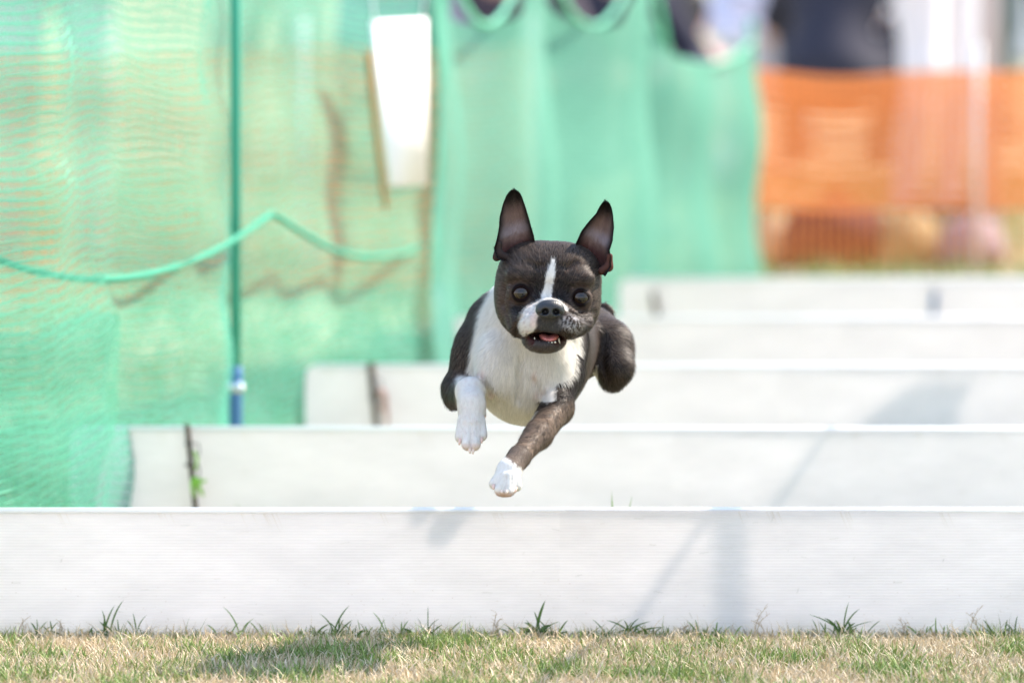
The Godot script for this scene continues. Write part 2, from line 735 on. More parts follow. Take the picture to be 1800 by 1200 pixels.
func rows_mesh(rows: Array, us := 12.0, vs := 8.0) -> ArrayMesh:
	var st := st_new()
	var nt := rows.size() - 1
	var ns: int = rows[0].size() - 1
	for j in nt:
		for i in ns:
			for c in [[0, 0], [1, 1], [1, 0], [0, 0], [0, 1], [1, 1]]:
				st.set_uv(Vector2(us * (i + c[0]) / ns, vs * (j + c[1]) / nt))
				st.add_vertex(rows[j + c[1]][i + c[0]])
	return commit(st)

func post(t: Node3D, at: Vector3, h: float, r: float, m: Material, blue: Material, steel: Material) -> void:
	var st := st_new()
	tube(st, PackedVector3Array([at + Vector3(0, 0.20, 0), at + Vector3(0.001, h * 0.6, 0), at + Vector3(0.0, h, 0)]), r, r, 10)
	var p := obj("post", commit(st), m, t)
	st = st_new()
	tube(st, PackedVector3Array([at + Vector3(0, -0.05, 0), at + Vector3(0, 0.19, 0), at + Vector3(0, 0.205, 0)]), r * 1.25, r * 1.2, 10)
	obj("foot_sleeve", commit(st), blue, p)
	st = st_new()
	tube(st, seg(at + Vector3(0, 0.165, 0), at + Vector3(0, 0.180, 0)), r * 1.5, r * 1.5, 12)
	tube(st, seg(at + Vector3(r * 0.6, 0.172, r * 1.3), at + Vector3(r * 1.4, 0.172, r * 2.2)), 0.004, 0.004, 8)
	obj("clamp", commit(st), steel, p)

func left_net() -> void:
	var path := [[-0.80, 9.9], [-0.685, 10.6], [-0.56, 11.5], [-0.450, 12.4], [-0.365, 13.3], [-0.145, 14.75], [0.05, 16.0], [0.29, 17.6], [0.46, 18.9], [0.606, 20.2]]
	var n := 9.0
	var near_m := net_mat(Color(0.11, 0.42, 0.29), 0.54, 31)
	var skirt_m := net_mat(Color(0.10, 0.38, 0.24), 0.55, 33)
	var far_m := net_mat(Color(0.14, 0.37, 0.265), 0.86, 32)
	var strand_m := mat(Color(0.18, 0.52, 0.36), 0.6, 0.4)
	through(strand_m, Color(0.18, 0.52, 0.36), 0.5)
	var rope_m := mat(Color(0.04, 0.27, 0.17), 0.8)
	var post_m := mat(Color(0.06, 0.34, 0.235), 0.75)
	var blue := mat(Color(0.075, 0.19, 0.38), 0.5)
	var steel := mat(Color(0.75, 0.77, 0.8), 0.2)
	steel.metallic = 1.0
	var t := thing("net_fence", "green mesh net fence on posts, running along the left of the hurdles", "net fence", Vector3(-0.4, 0, -12.4))
	var o := t.position
	var fix := func(rows: Array) -> Array:
		for j in rows.size():
			for i in rows[j].size():
				rows[j][i] -= o
		return rows
	# near panel: s from 0 to the second post
	var near_fold := func(s: float, v: float) -> float:
		return 0.018 * sin(s * 46.0 + v * 1.5) + 0.010 * sin(s * 95.0 + 2.0 - v * 3.0) + 0.006 * sin(v * 34.0 + s * 20.0)
	var near_top := func(s: float) -> float: return 1.02 - 0.05 * absf(sin(s * n * PI * 0.5))
	var near_bottom := func(s: float) -> float: return 0.012 + 0.012 * (1.0 + sin(s * 70.0))
	var rows: Array = fix.call(net_surface(path, 0.0, 5.0 / n, near_top, near_bottom, near_fold, 150, 40))
	obj("net_panel", rows_mesh(rows, 20, 9), near_m, t)
	# strands of the near panel, sagging threads
	var st := st_new()
	for j in 66:
		var v := (j + 0.5) / 66.0
		var pts := PackedVector3Array()
		for i in 91:
			var s := lerpf(0.0, 4.9 / n, float(i) / 90)
			var p := path_at(path, s)
			var q := path_at(path, s + 0.002) - path_at(path, s - 0.002)
			var side := Vector3(-q.z, 0, q.x).normalized()
			p += side * (float(near_fold.call(s, v)) - 0.004)
			var sag := 0.012 * cos(s * n * TAU * 0.5 + 0.6) + 0.004 * sin(s * 120.0 + j * 0.4) + 0.003 * noise.get_noise_2d(s * 60.0, j * 0.7)
			p.y = lerpf(0.02, 1.0, v) + sag
			pts.append(p - o)
		tube(st, pts, 0.0012, 0.0012, 4, false)
	var strands := obj("net_strands", commit(st), strand_m, t)
	strands.set_meta("kind", "stuff")
	# the loose near skirt in front of the second hurdle's end
	var sk_path := [[-0.84, 9.9], [-0.74, 10.45], [-0.655, 11.0], [-0.585, 11.5]]
	var sk := []
	for j in 31:
		var v := j / 30.0
		var row := PackedVector3Array()
		for i in 61:
			var u := i / 60.0
			var reach := 1.0 - 0.10 * pow(1.0 - v, 2) + 0.22 * v * v + 0.02 * sin(v * 14.0)
			var p := path_at(sk_path, clampf(u * reach * 0.86, 0, 1))
			p.x += 0.035 * (1.0 - v) + 0.010 * sin(u * 30.0 + v * 4.0) + 0.006
			p.y = v * 0.34 + 0.008 * sin(u * 18.0)
			row.append(p - o)
		sk.append(row)
	obj("net_skirt", rows_mesh(sk, 8, 4), skirt_m, t)
	# far panel from the second post to the corner, closely gathered
	var far_fold := func(s: float, v: float) -> float:
		return 0.030 * sin(s * 60.0 + v * 0.8) + 0.018 * sin(s * 131.0 + 1.0) + 0.01 * sin(v * 9.0 + s * 15.0)
	var far_top := func(s: float) -> float:
		var f := s * n
		if f < 7.0:
			var w := fposmod(f - 5.0, 1.0)
			return 0.93 - 0.215 * pow(sin(w * PI), 0.8) - 0.02 * (f - 5.0)
		if f < 7.35:
			return lerpf(0.91, 0.60, (f - 7.0) / 0.35)
		return 0.60 - 0.035 * sin((f - 7.35) / 1.65 * PI)
	var far_bottom := func(s: float) -> float: return 0.01 + 0.01 * sin(s * 90.0)
	rows = fix.call(net_surface(path, 4.85 / n, 1.0, far_top, far_bottom, far_fold, 200, 24))
	obj("net_panel", rows_mesh(rows, 26, 8), far_m, t)
	st = st_new()                                      # rolled hem along the far panel's top
	var hem := PackedVector3Array()
	for i in 161:
		var s := lerpf(5.0 / n, 1.0, i / 160.0)
		hem.append(path_at(path, s) + Vector3(0, float(far_top.call(s)), 0) - o)
	tube(st, hem, 0.006, 0.006, 6)
	obj("hem", commit(st), strand_m, t)
	# sagging rope woven through the near panel
	st = st_new()
	var ra := W(-140, 400, 10.35)
	var rb := W(462, 374, 12.6)
	var rc := W(760, 440, 14.5)
	var rp := PackedVector3Array()
	for i in 41:
		var u := i / 40.0
		var p := ra.lerp(rb, u)
		p.y -= 0.085 * 4.0 * u * (1.0 - u)
		rp.append(p + Vector3(0.014, 0, 0.0) - o)
	for i in range(1, 25):
		var u := i / 24.0
		var p := rb.lerp(rc, u)
		p.y -= 0.035 * 4.0 * u * (1.0 - u)
		rp.append(p + Vector3(0.014 - 0.045 * smoothstep(0.05, 0.8, u), 0, 0) - o)
	tube(st, rp, 0.0054, 0.0054, 8)
	obj("rope", commit(st), rope_m, t)
	for k in [[-0.80, 9.9, 1.1], [-0.433, 12.45, 1.15], [-0.137, 15.3, 1.1], [0.28, 17.6, 0.98], [0.606, 20.22, 0.66]]:
		post(t, Vector3(k[0], 0, -k[1]) - o, k[2], 0.0085, post_m, blue, steel)
	# white board hung on the net
	var sg := thing("hanging_sign", "tall narrow blank white sign hanging on the green net", "sign", W(700, 180, 13.8), 0.0)
	st = st_new()
	var so := sg.position
	var c := [W(654, 36, 13.66), W(747, 32, 14.02), W(748, 326, 14.02), W(686, 326, 13.70)]
	var nn: Vector3 = (c[1] - c[0]).cross(c[3] - c[0]).normalized() * 0.004
	for k in 4:
		c[k] -= so
	quad(st, c[3] - nn, c[2] - nn, c[1] - nn, c[0] - nn)
	quad(st, c[0] + nn, c[1] + nn, c[2] + nn, c[3] + nn)
	for k in 4:
		var a: Vector3 = c[k]
		var b: Vector3 = c[(k + 1) % 4]
		quad(st, a - nn, b - nn, b + nn, a + nn)
	obj("sheet", commit(st), mat(Color(0.9, 0.9, 0.9), 0.5), sg)
	for k in [0, 1]:
		var top: Vector3 = c[k]
		st = st_new()
		tube(st, bez(top + Vector3(0.006 - 0.012 * k, -0.006, 0.004), top + Vector3(0, 0.03, 0.01), top + Vector3(0.0, 0.06, 0), 6), 0.0018, 0.0018, 5)
		obj("hanging_cord", commit(st), mat(Color(0.7, 0.7, 0.7), 0.7), sg)
	# thin tan strip beside the sign
	st = st_new()
	tube(st, PackedVector3Array([W(648, 90, 14.0), W(660, 220, 14.02), W(678, 365, 14.05)]), 0.007, 0.005, 6)
	var brown_strip := obj("brown_strip", commit(st), mat(Color(0.45, 0.22, 0.08), 0.8))
	tag(brown_strip, "thin brown strip hanging on the net just left of the white sign", "brown_strip")

func right_net() -> void:
	var path := [[0.86, 8.6], [0.98, 9.5], [1.10, 10.477], [1.19, 11.2], [1.30, 12.05], [1.40, 12.85]]
	var t := thing("net_fence", "second green net fence, along the right side of the hurdles", "net fence", Vector3(1.085, 0, -10.37))
	var o := t.position
	var top := func(s: float) -> float: return 1.25 - 0.03 * sin(s * 5.0 * PI)
	var bottom := func(_s: float) -> float: return 0.02
	var fold := func(s: float, v: float) -> float: return 0.02 * sin(s * 50.0 + v) + 0.01 * sin(s * 110.0)
	var rows := net_surface(path, 0.0, 1.0, top, bottom, fold, 120, 20)
	for j in rows.size():
		for i in rows[j].size():
			rows[j][i] -= o
	obj("net_panel", rows_mesh(rows, 20, 10), net_mat(Color(0.2, 0.62, 0.4), 0.20, 37), t)
	var st := st_new()
	var hem := PackedVector3Array()
	for i in 121:
		var s := i / 120.0
		hem.append(path_at(path, s) + Vector3(0, float(top.call(s)), 0) - o)
	tube(st, hem, 0.006, 0.006, 6)
	obj("hem", commit(st), mat(Color(0.1, 0.5, 0.32), 0.7), t)
	var blue := mat(Color(0.075, 0.19, 0.38), 0.5)
	var steel := mat(Color(0.75, 0.77, 0.8), 0.2)
	for k in [path[0], path[2], path[5]]:
		post(t, Vector3(k[0], 0, -k[1]) - o, 1.31, 0.0105, mat(Color(0.03, 0.33, 0.20), 0.6), blue, steel)

# ---------------------------------------------------------------- orange safety fences
func orange_fence(called_label: String, pts: Array, h: float, seed_: int, doubled: bool, cover: float) -> void:
	var t := thing("safety_fence", called_label, "safety fence", Vector3(pts[0][0], 0, -pts[0][1]), 0.0)
	var o := t.position
	var m := mat(Color(0.70, 0.24, 0.075), 0.8, 0.15)
	through(m, Color(0.66, 0.24, 0.08), 0.5)
	var pm := mat(Color(0.75, 0.72, 0.68), 0.6)
	var st := st_new()
	var rows := int(h / 0.029)
	var n := pts.size() - 1
	for layer in (2 if doubled else 1):
		for j in rows:
			var y := 0.03 + (h - 0.03) * j / rows
			if layer == 1 and y < h * 0.27:
				continue
			var hh := (h / rows) * (cover if layer == 0 else 0.66)
			for i in n * 14:
				var a := _pl(pts, float(i) / (n * 14), y, seed_, layer)
				var b := _pl(pts, float(i + 1) / (n * 14), y, seed_, layer)
				quad(st, a - o, b - o, b + Vector3(0, hh, 0) - o, a + Vector3(0, hh, 0) - o)
	var uprights := n * 26
	for i in uprights:
		var a := _pl(pts, (i + 0.5) / uprights, 0.03, seed_, 0)
		var b := _pl(pts, (i + 0.5) / uprights, h - 0.005, seed_, 0)
		var w := Vector3(0.0025, 0, 0)
		quad(st, a - w - o, a + w - o, b + w - o, b - w - o)
	var me := obj("mesh_strips", commit(st), m, t)
	me.set_meta("kind", "stuff")
	for i in pts.size():
		st = st_new()
		var b := Vector3(pts[i][0], 0, -pts[i][1] - 0.03) - o
		tube(st, PackedVector3Array([b - Vector3(0, 0.1, 0), b + Vector3(0, h * 0.5, 0), b + Vector3(0, h + 0.06, 0)]), 0.011, 0.011, 8)
		obj("post", commit(st), pm, t)

func _pl(pts: Array, u: float, y: float, sd: int, layer: int) -> Vector3:
	var n := pts.size() - 1
	var f := u * n
	var i := mini(int(f), n - 1)
	var a := Vector2(pts[i][0], pts[i][1]).lerp(Vector2(pts[i + 1][0], pts[i + 1][1]), f - i)
	var sag := -0.016 * sin(fposmod(f, 1.0) * PI) * y * 2.0
	return Vector3(a.x, y + sag + 0.004 * sin(u * 40.0 + sd), -(a.y + 0.02 * sin(u * 21.0 + sd + y * 5.0) + 0.03 * layer))

func orange_fences() -> void:
	orange_fence("orange plastic safety fence across the back, right of the green net's corner", [[0.60, 20.45], [1.2, 20.5], [1.95, 20.6], [2.8, 20.7], [3.7, 20.8]], 0.535, 1, true, 0.13)
	orange_fence("orange plastic safety fence seen dimly through the green net on the left", [[-2.2, 17.6], [-1.3, 18.3], [-0.5, 19.0], [0.05, 19.8]], 0.62, 4, false, 0.46)

# ---------------------------------------------------------------- things far behind
func backdrop() -> void:
	var st := st_new()
	# white canopy tent
	var tent := thing("canopy_tent", "large white canopy tent far behind the orange fence at the upper right", "tent", Vector3(3.2, 0, -52))
	var wm := mat(Color(0.82, 0.83, 0.84), 0.7)
	wm.backlight_enabled = true
	wm.backlight = Color(0.8, 0.8, 0.8)
	for side in [[Vector3(-0.85, 0.04, 0), Vector3(1.6, 0.04, 0)], [Vector3(1.6, 0.04, 0), Vector3(1.6, 0.04, -3)], [Vector3(-0.85, 0.04, 0), Vector3(-0.85, 0.04, -3)]]:
		st = st_new()
		var a: Vector3 = side[0]
		var b: Vector3 = side[1]
		var out := (b - a).normalized().cross(Vector3.UP)
		for i in 24:
			var p := a.lerp(b, i / 24.0) + out * 0.03 * sin(i * 1.3)
			var q := a.lerp(b, (i + 1) / 24.0) + out * 0.03 * sin((i + 1) * 1.3)
			quad(st, p, q, q + Vector3(0, 1.9, 0), p + Vector3(0, 1.9, 0))
		obj("wall_cloth", commit(st), wm, tent)
	st = st_new()
	var peak := Vector3(0.38, 2.9, -1.5)
	var cs := [Vector3(-0.95, 2.0, 0.1), Vector3(1.7, 2.0, 0.1), Vector3(1.7, 2.0, -3.1), Vector3(-0.95, 2.0, -3.1)]
	for i in 4:
		tri(st, cs[i], cs[(i + 1) % 4], peak)
	obj("roof", commit(st), wm, tent)
	for p in [Vector3(-0.9, 0, 0.05), Vector3(1.65, 0, 0.05), Vector3(-0.9, 0, -3.05), Vector3(1.65, 0, -3.05)]:
		st = st_new()
		tube(st, seg(p, p + Vector3(0, 2.02, 0)), 0.025, 0.025, 8)
		obj("leg", commit(st), mat(Color(0.5, 0.5, 0.52), 0.4), tent)
	# pale pole just behind the orange fence
	st = st_new()
	var pp := Vector3(X(1738, 21.6), 0, -21.6)
	tube(st, PackedVector3Array([Vector3(0, -0.1, 0), Vector3(0, 1.2, 0), Vector3(0, 2.4, 0)]), 0.030, 0.030, 12)
	var pole := obj("pole", commit(st), mat(Color(0.52, 0.47, 0.48), 0.6))
	pole.position = pp
	tag(pole, "thick pale upright pole behind the orange fence near the right edge", "pole")
	# bags and boxes on the grass behind the orange fence
	bag("duffel_bag", "dark red duffel bag on the ground behind the left part of the orange fence", Vector3(X(1465, 20.82), 0, -20.82), Vector3(0.33, 0.22, 0.2), Color(0.10, 0.020, 0.020))
	bag("tote_bag", "sandy yellow soft bag on the ground behind the middle of the orange fence", Vector3(X(1590, 20.82), 0, -20.82), Vector3(0.17, 0.19, 0.15), Color(0.42, 0.33, 0.17))
	bag("duffel_bag", "pale lilac bag on the ground behind the orange fence, beside the pale pole", Vector3(X(1705, 20.82), 0, -20.82), Vector3(0.17, 0.17, 0.15), Color(0.36, 0.30, 0.35))
	bag("duffel_bag", "tan bag on the ground behind the orange fence, next to the green net's corner", Vector3(X(1352, 20.82), 0, -20.82), Vector3(0.11, 0.18, 0.14), Color(0.45, 0.33, 0.20))

func bag(called: String, label: String, at: Vector3, size: Vector3, c: Color) -> void:
	var t := thing(called, label, "bag", at, 0.1, "bags behind the orange fence")
	var h := size / 2
	var prims := [ell(Vector3(0, h.y * 0.75, 0), Vector3(h.x * 0.85, h.y * 0.8, h.z), 0.02), cap(Vector3(-h.x * 0.65, h.y * 0.5, 0), Vector3(h.x * 0.65, h.y * 0.5, 0), h.y * 0.48, h.y * 0.48, 0.03),
		cap(Vector3(-h.x * 0.5, h.y * 1.1, 0), Vector3(h.x * 0.5, h.y * 1.15, 0), h.y * 0.35, h.y * 0.4, 0.03)]
	var r := nets(prims, 0.008)
	obj("body", array_mesh(r[0], r[1], r[2]), mat(c, 0.8), t)
	var st := st_new()
	tube(st, bez(Vector3(-h.x * 0.4, h.y * 1.3, h.z * 0.4), Vector3(0, h.y * 2.4, h.z * 0.5), Vector3(h.x * 0.4, h.y * 1.3, h.z * 0.4), 10), 0.006, 0.006, 6)
	obj("handle", commit(st), mat(c * 0.7, 0.8), t)

# ---------------------------------------------------------------- people
# pose: 0 standing, 1 sitting on the ground, 2 crouching
var pose_cache := {}

func person(label: String, at: Vector3, turn: float, pose: int, skin: Color, top: Color, legs: Color, hair: Color, size := 1.0) -> void:
	var t := thing("person", label, "person", at, turn, "spectators behind the fences")
	var hip := Vector3(0, 0.90, 0)
	var chest := Vector3(0, 1.28, 0.01)
	var neck := Vector3(0, 1.43, 0.0)
	var head := Vector3(0, 1.57, 0.02)
	var knee := Vector3(0.10, 0.48, 0.03)
	var foot := Vector3(0.11, 0.07, -0.02)
	var elbow := Vector3(0.25, 1.10, -0.03)
	var hand := Vector3(0.25, 0.86, 0.06)
	if pose == 1:
		hip = Vector3(0, 0.13, 0)
		chest = Vector3(0, 0.44, 0.03)
		neck = Vector3(0, 0.60, 0.05)
		head = Vector3(0, 0.74, 0.08)
		knee = Vector3(0.17, 0.36, 0.34)
		foot = Vector3(0.13, 0.06, 0.52)
		elbow = Vector3(0.24, 0.36, 0.15)
		hand = Vector3(0.12, 0.36, 0.34)
	elif pose == 2:
		hip = Vector3(0, 0.30, -0.10)
		chest = Vector3(0, 0.60, 0.03)
		neck = Vector3(0, 0.75, 0.08)
		head = Vector3(0, 0.89, 0.12)
		knee = Vector3(0.19, 0.44, 0.26)
		foot = Vector3(0.15, 0.06, 0.02)
		elbow = Vector3(0.25, 0.50, 0.18)
		hand = Vector3(0.13, 0.48, 0.38)
	var P := []
	P.append(ell(hip, Vector3(0.165, 0.13, 0.12), 0.06, 1))
	P.append(ell(chest, Vector3(0.185, 0.20, 0.125), 0.08, 2))
	P.append(cap(hip + Vector3(0, 0.05, 0), chest, 0.125, 0.13, 0.06, 2))
	P.append(cap(neck - Vector3(0, 0.04, 0), head - Vector3(0, 0.04, 0.01), 0.056, 0.05, 0.03, 0))
	P.append(ell(head, Vector3(0.076, 0.108, 0.095), 0.02, 0))
	P.append(ell(head + Vector3(0, -0.062, 0.045), Vector3(0.045, 0.04, 0.045), 0.03, 0))
	P.append(cap(head + Vector3(0, 0.005, 0.09), head + Vector3(0, -0.025, 0.108), 0.009, 0.014, 0.012, 0))
	for s in [-1.0, 1.0]:
		var f := Vector3(s, 1, 1)
		P.append(ell(head + Vector3(s * 0.078, -0.01, 0.0), Vector3(0.012, 0.03, 0.018), 0.006, 0))
		P.append(ell(head + Vector3(s * 0.03, 0.008, 0.098), Vector3(0.016, 0.010, 0.012), 0.006, 0, Vector3.ZERO, true))
		P.append(cap(hip + Vector3(s * 0.085, -0.02, 0.0), knee * f, 0.092, 0.062, 0.05, 1))
		P.append(cap(knee * f, foot * f, 0.058, 0.042, 0.03, 1))
		P.append(cap(foot * f + Vector3(0, -0.025, -0.02), foot * f + Vector3(s * 0.02, -0.033, 0.15), 0.042, 0.034, 0.02, 3))
		var sh := Vector3(s * 0.17, neck.y - 0.07, neck.z - 0.01)
		P.append(cap(sh, elbow * f, 0.055, 0.045, 0.05, 2))
		P.append(cap(elbow * f, hand * f, 0.044, 0.030, 0.02, 2))
		var hd := (hand - elbow).normalized() * f
		P.append(ell(hand * f + hd * 0.045, Vector3(0.024, 0.045, 0.036), 0.015, 0))
		for k in 4:
			var b := hand * f + hd * 0.075 + Vector3(0, 0, (k - 1.5) * 0.017)
			P.append(cap(b, b + hd * (0.06 - 0.006 * absf(k - 1.4)) + Vector3(-s * 0.015, 0, 0), 0.0095, 0.008, 0.006, 0))
		P.append(cap(hand * f + hd * 0.03 + Vector3(0, 0, 0.025), hand * f + hd * 0.075 + Vector3(-s * 0.01, 0, 0.05), 0.011, 0.009, 0.008, 0))
	if not pose_cache.has(pose):
		pose_cache[pose] = nets(P, 0.014)
	var r: Array = pose_cache[pose]
	var col := PackedColorArray()
	var pal := [skin, legs, top, Color(0.12, 0.11, 0.11)]
	for v: Vector3 in r[0]:
		col.append(pal[zone_at(v, near_prims(v, 0.02, P))])
	var body := obj("body", array_mesh(r[0], r[1], r[2], col), vmat(0.8, 0.3), t)
	var H := [ell(head + Vector3(0, 0.028, -0.016), Vector3(0.087, 0.105, 0.098), 0.01), ell(head + Vector3(0, -0.03, 0.115), Vector3(0.10, 0.075, 0.07), 0.02, 0, Vector3.ZERO, true), cap(head + Vector3(0, 0, -0.06), head + Vector3(0, -0.12, -0.07), 0.06, 0.045, 0.03)]
	r = nets(H, 0.010)
	obj("hair", array_mesh(r[0], r[1], r[2]), mat(hair, 0.6), t)
	t.scale = Vector3.ONE * size
	body.name = "body"

func people() -> void:
	var skin := Color(0.55, 0.33, 0.24)
	var dark := Color(0.035, 0.035, 0.05)
	var black := Color(0.02, 0.018, 0.018)
	# behind the orange fence
	person("person crouching in a dark navy jacket behind the orange fence", Vector3(X(1465, 30.0), 0, -30.0), 2.9, 2, skin, dark, Color(0.03, 0.03, 0.04), black, 1.1)
	person("person in pale lilac clothes crouching left of the one in dark navy", Vector3(X(1335, 32.0), 0, -32.0), 0.3, 2, skin, Color(0.52, 0.52, 0.62), Color(0.55, 0.55, 0.62), black)
	person("person in grey and black standing behind the orange fence at the right edge", Vector3(X(1800, 34.0), 0, -34.0), 0.4, 0, skin, Color(0.1, 0.12, 0.12), Color(0.12, 0.15, 0.14), black)
	# behind the green net
	person("person in a pinkish top sitting behind the low end of the green net", Vector3(X(1205, 26.0), 0, -26.0), 3.0, 1, Color(0.60, 0.36, 0.30), Color(0.60, 0.36, 0.34), Color(0.3, 0.3, 0.35), black, 0.82)
	person("person in black crouching behind the dip of the green net above the dog", Vector3(X(1045, 22.5), 0, -22.5), 0.4, 2, skin, dark, dark, black)
	person("person in charcoal crouching behind the green net, right of the white sign", Vector3(X(880, 21.5), 0, -21.5), 0.0, 2, skin, Color(0.06, 0.05, 0.06), Color(0.05, 0.045, 0.055), black)
	person("person in lilac grey crouching behind the green net, above the white sign", Vector3(X(690, 21.5), 0, -21.5), 0.0, 2, skin, Color(0.3, 0.28, 0.33), Color(0.22, 0.20, 0.25), black)
	person("person in pale grey standing behind the green net at the far left", Vector3(X(90, 20.5), 0, -20.5), 0.3, 0, skin, Color(0.6, 0.58, 0.58), Color(0.55, 0.5, 0.5), black)
	person("person in beige standing behind the green net, right of the first post", Vector3(X(480, 20.0), 0, -20.0), -0.3, 0, skin, Color(0.5, 0.42, 0.3), Color(0.55, 0.5, 0.36), black)
	person("person in white trousers standing close behind the orange fence", Vector3(X(1640, 24.0), 0, -24.0), 0.9, 0, skin, Color(0.70, 0.66, 0.68), Color(0.74, 0.70, 0.72), black)
	# beside the run: its head's shadow falls on the third hurdle
	person("person standing outside the net on the right of the run", Vector3(1.665, 0, -13.93), 0.0, 0, skin, Color(0.3, 0.32, 0.4), dark, black, 0.832)

# ---------------------------------------------------------------- grass
func blade_mesh(bend: float) -> ArrayMesh:
	var st := st_new()
	var n := 3
	for i in n:
		var t0 := float(i) / n
		var t1 := float(i + 1) / n
		var p0 := Vector3(0, t0 - bend * 0.3 * t0 * t0, bend * t0 * t0)
		var p1 := Vector3(0, t1 - bend * 0.3 * t1 * t1, bend * t1 * t1)
		var w0 := 0.5 * (1.0 - t0 * t0 * 0.9) if i else 0.42
		var w1 := 0.5 * (1.0 - t1 * t1 * 0.98)
		var s := Vector3(1, 0, 0)
		quad(st, p0 - s * w0, p0 + s * w0, p1 + s * w1, p1 - s * w1)
	return commit(st)

func scatter(called: String, mesh: Mesh, count: int, area: Rect2, hs: Vector2, ws: Vector2, lean: float, green_bias: float, m: Material, sd: int) -> void:
	var r := RandomNumberGenerator.new()
	r.seed = sd
	var f := FastNoiseLite.new()
	f.seed = 77
	f.frequency = 5.0
	var mm := MultiMesh.new()
	mm.transform_format = MultiMesh.TRANSFORM_3D
	mm.use_colors = true
	mm.mesh = mesh
	mm.instance_count = count
	for i in count:
		var x := area.position.x + r.randf() * area.size.x
		var d := area.position.y + r.randf() * area.size.y
		for bd in [10.0, 11.65, 13.3, 14.95, 16.6]:
			if absf(d - bd) < 0.016:
				d = bd - 0.016 - r.randf() * 0.02
		var patch := f.get_noise_2d(x, d)
		var h := r.randf_range(hs.x, hs.y) * (1.0 + patch * 0.5)
		var w := r.randf_range(ws.x, ws.y)
		if called == "short_grass" and d > 9.84 and d < 10.0: h *= 0.42
		var tilt := absf(r.randfn(0.0, lean))
		var b := Basis(Vector3.UP, r.randf() * TAU) * Basis(Vector3.RIGHT, minf(tilt, 1.5))
		b = b * Basis(Vector3.UP, r.randf() * TAU)
		b = Basis(b.x * w, b.y * h, b.z * h)
		mm.set_instance_transform(i, Transform3D(b, Vector3(x, -0.002 + r.randf() * 0.006, -d)))
		var c: Color
		if r.randf() < 0.5 + patch * 1.7 + green_bias:
			c = Color(0.13, 0.20, 0.045).lerp(Color(0.26, 0.33, 0.09), r.randf())
		else:
			c = Color(0.46, 0.35, 0.21).lerp(Color(0.64, 0.53, 0.37), r.randf())
		mm.set_instance_color(i, c * r.randf_range(0.75, 1.15))
	var o := MultiMeshInstance3D.new()
	o.name = numbered(called)
	o.multimesh = mm
	o.material_override = m
	o.set_meta("kind", "stuff")
	add_child(o)

func grass() -> void:
	var m := vmat(0.55, 0.4)
	m.backlight_enabled = true
	m.backlight = Color(0.6, 0.6, 0.6)
	scatter("short_grass", blade_mesh(0.5), 85000, Rect2(-0.95, 9.0, 1.9, 0.995), Vector2(0.009, 0.026), Vector2(0.0010, 0.0030), 1.25, -0.12, m, 1)
	scatter("dry_grass", blade_mesh(0.9), 26000, Rect2(-0.95, 9.0, 1.9, 0.99), Vector2(0.010, 0.028), Vector2(0.0008, 0.0018), 1.2, -0.55, m, 2)
	scatter("grass_edge", blade_mesh(0.35), 1900, Rect2(-0.95, 9.955, 1.9, 0.03), Vector2(0.004, 0.016), Vector2(0.0008, 0.0024), 0.45, 0.05, m, 6)
	scatter("grass_between_hurdles", blade_mesh(0.5), 30000, Rect2(-1.6, 10.02, 3.0, 6.5), Vector2(0.02, 0.05), Vector2(0.003, 0.006), 0.7, 0.2, m, 3)
	scatter("far_grass", blade_mesh(0.5), 40000, Rect2(-3.5, 16.5, 8.5, 12.0), Vector2(0.03, 0.07), Vector2(0.006, 0.012), 0.7, 0.3, m, 4)
	for n in ["short_grass", "grass_edge", "dry_grass", "grass_between_hurdles", "far_grass"]:
		var o := get_node(n)
		tag(o, {"short_grass": "green and straw turf in front of the nearest hurdle", "grass_edge": "ragged row of untrimmed grass against the foot of the nearest board", "dry_grass": "thin dry straw lying in the turf in front", "grass_between_hurdles": "grass growing between the white hurdles", "far_grass": "grass behind the nets and orange fence"}[n], "grass")

func leaf(st: SurfaceTool, a: Vector3, b: Vector3, c: Vector3, w: float, n := 8) -> void:
	var pts := bez(a, b, c, n)
	var side := (c - a).cross(Vector3(0, 0, 1))
	side = (side.normalized() if side.length() > 1e-5 else Vector3.RIGHT)
	for i in n:
		var t0 := float(i) / n
		var t1 := float(i + 1) / n
		var w0 := w * pow(sin(PI * (0.12 + 0.88 * t0)), 0.7) if t0 < 1 else 0.0
		var w1 := w * pow(maxf(0.0, sin(PI * (0.12 + 0.88 * t1))), 0.7)
		var fold := Vector3(0, 0, w * 0.5)
		quad(st, pts[i] - side * w0 / 2, pts[i] - fold * (w0 / w), pts[i + 1] - fold * (w1 / w), pts[i + 1] - side * w1 / 2)
		quad(st, pts[i] - fold * (w0 / w), pts[i] + side * w0 / 2, pts[i + 1] + side * w1 / 2, pts[i + 1] - fold * (w1 / w))

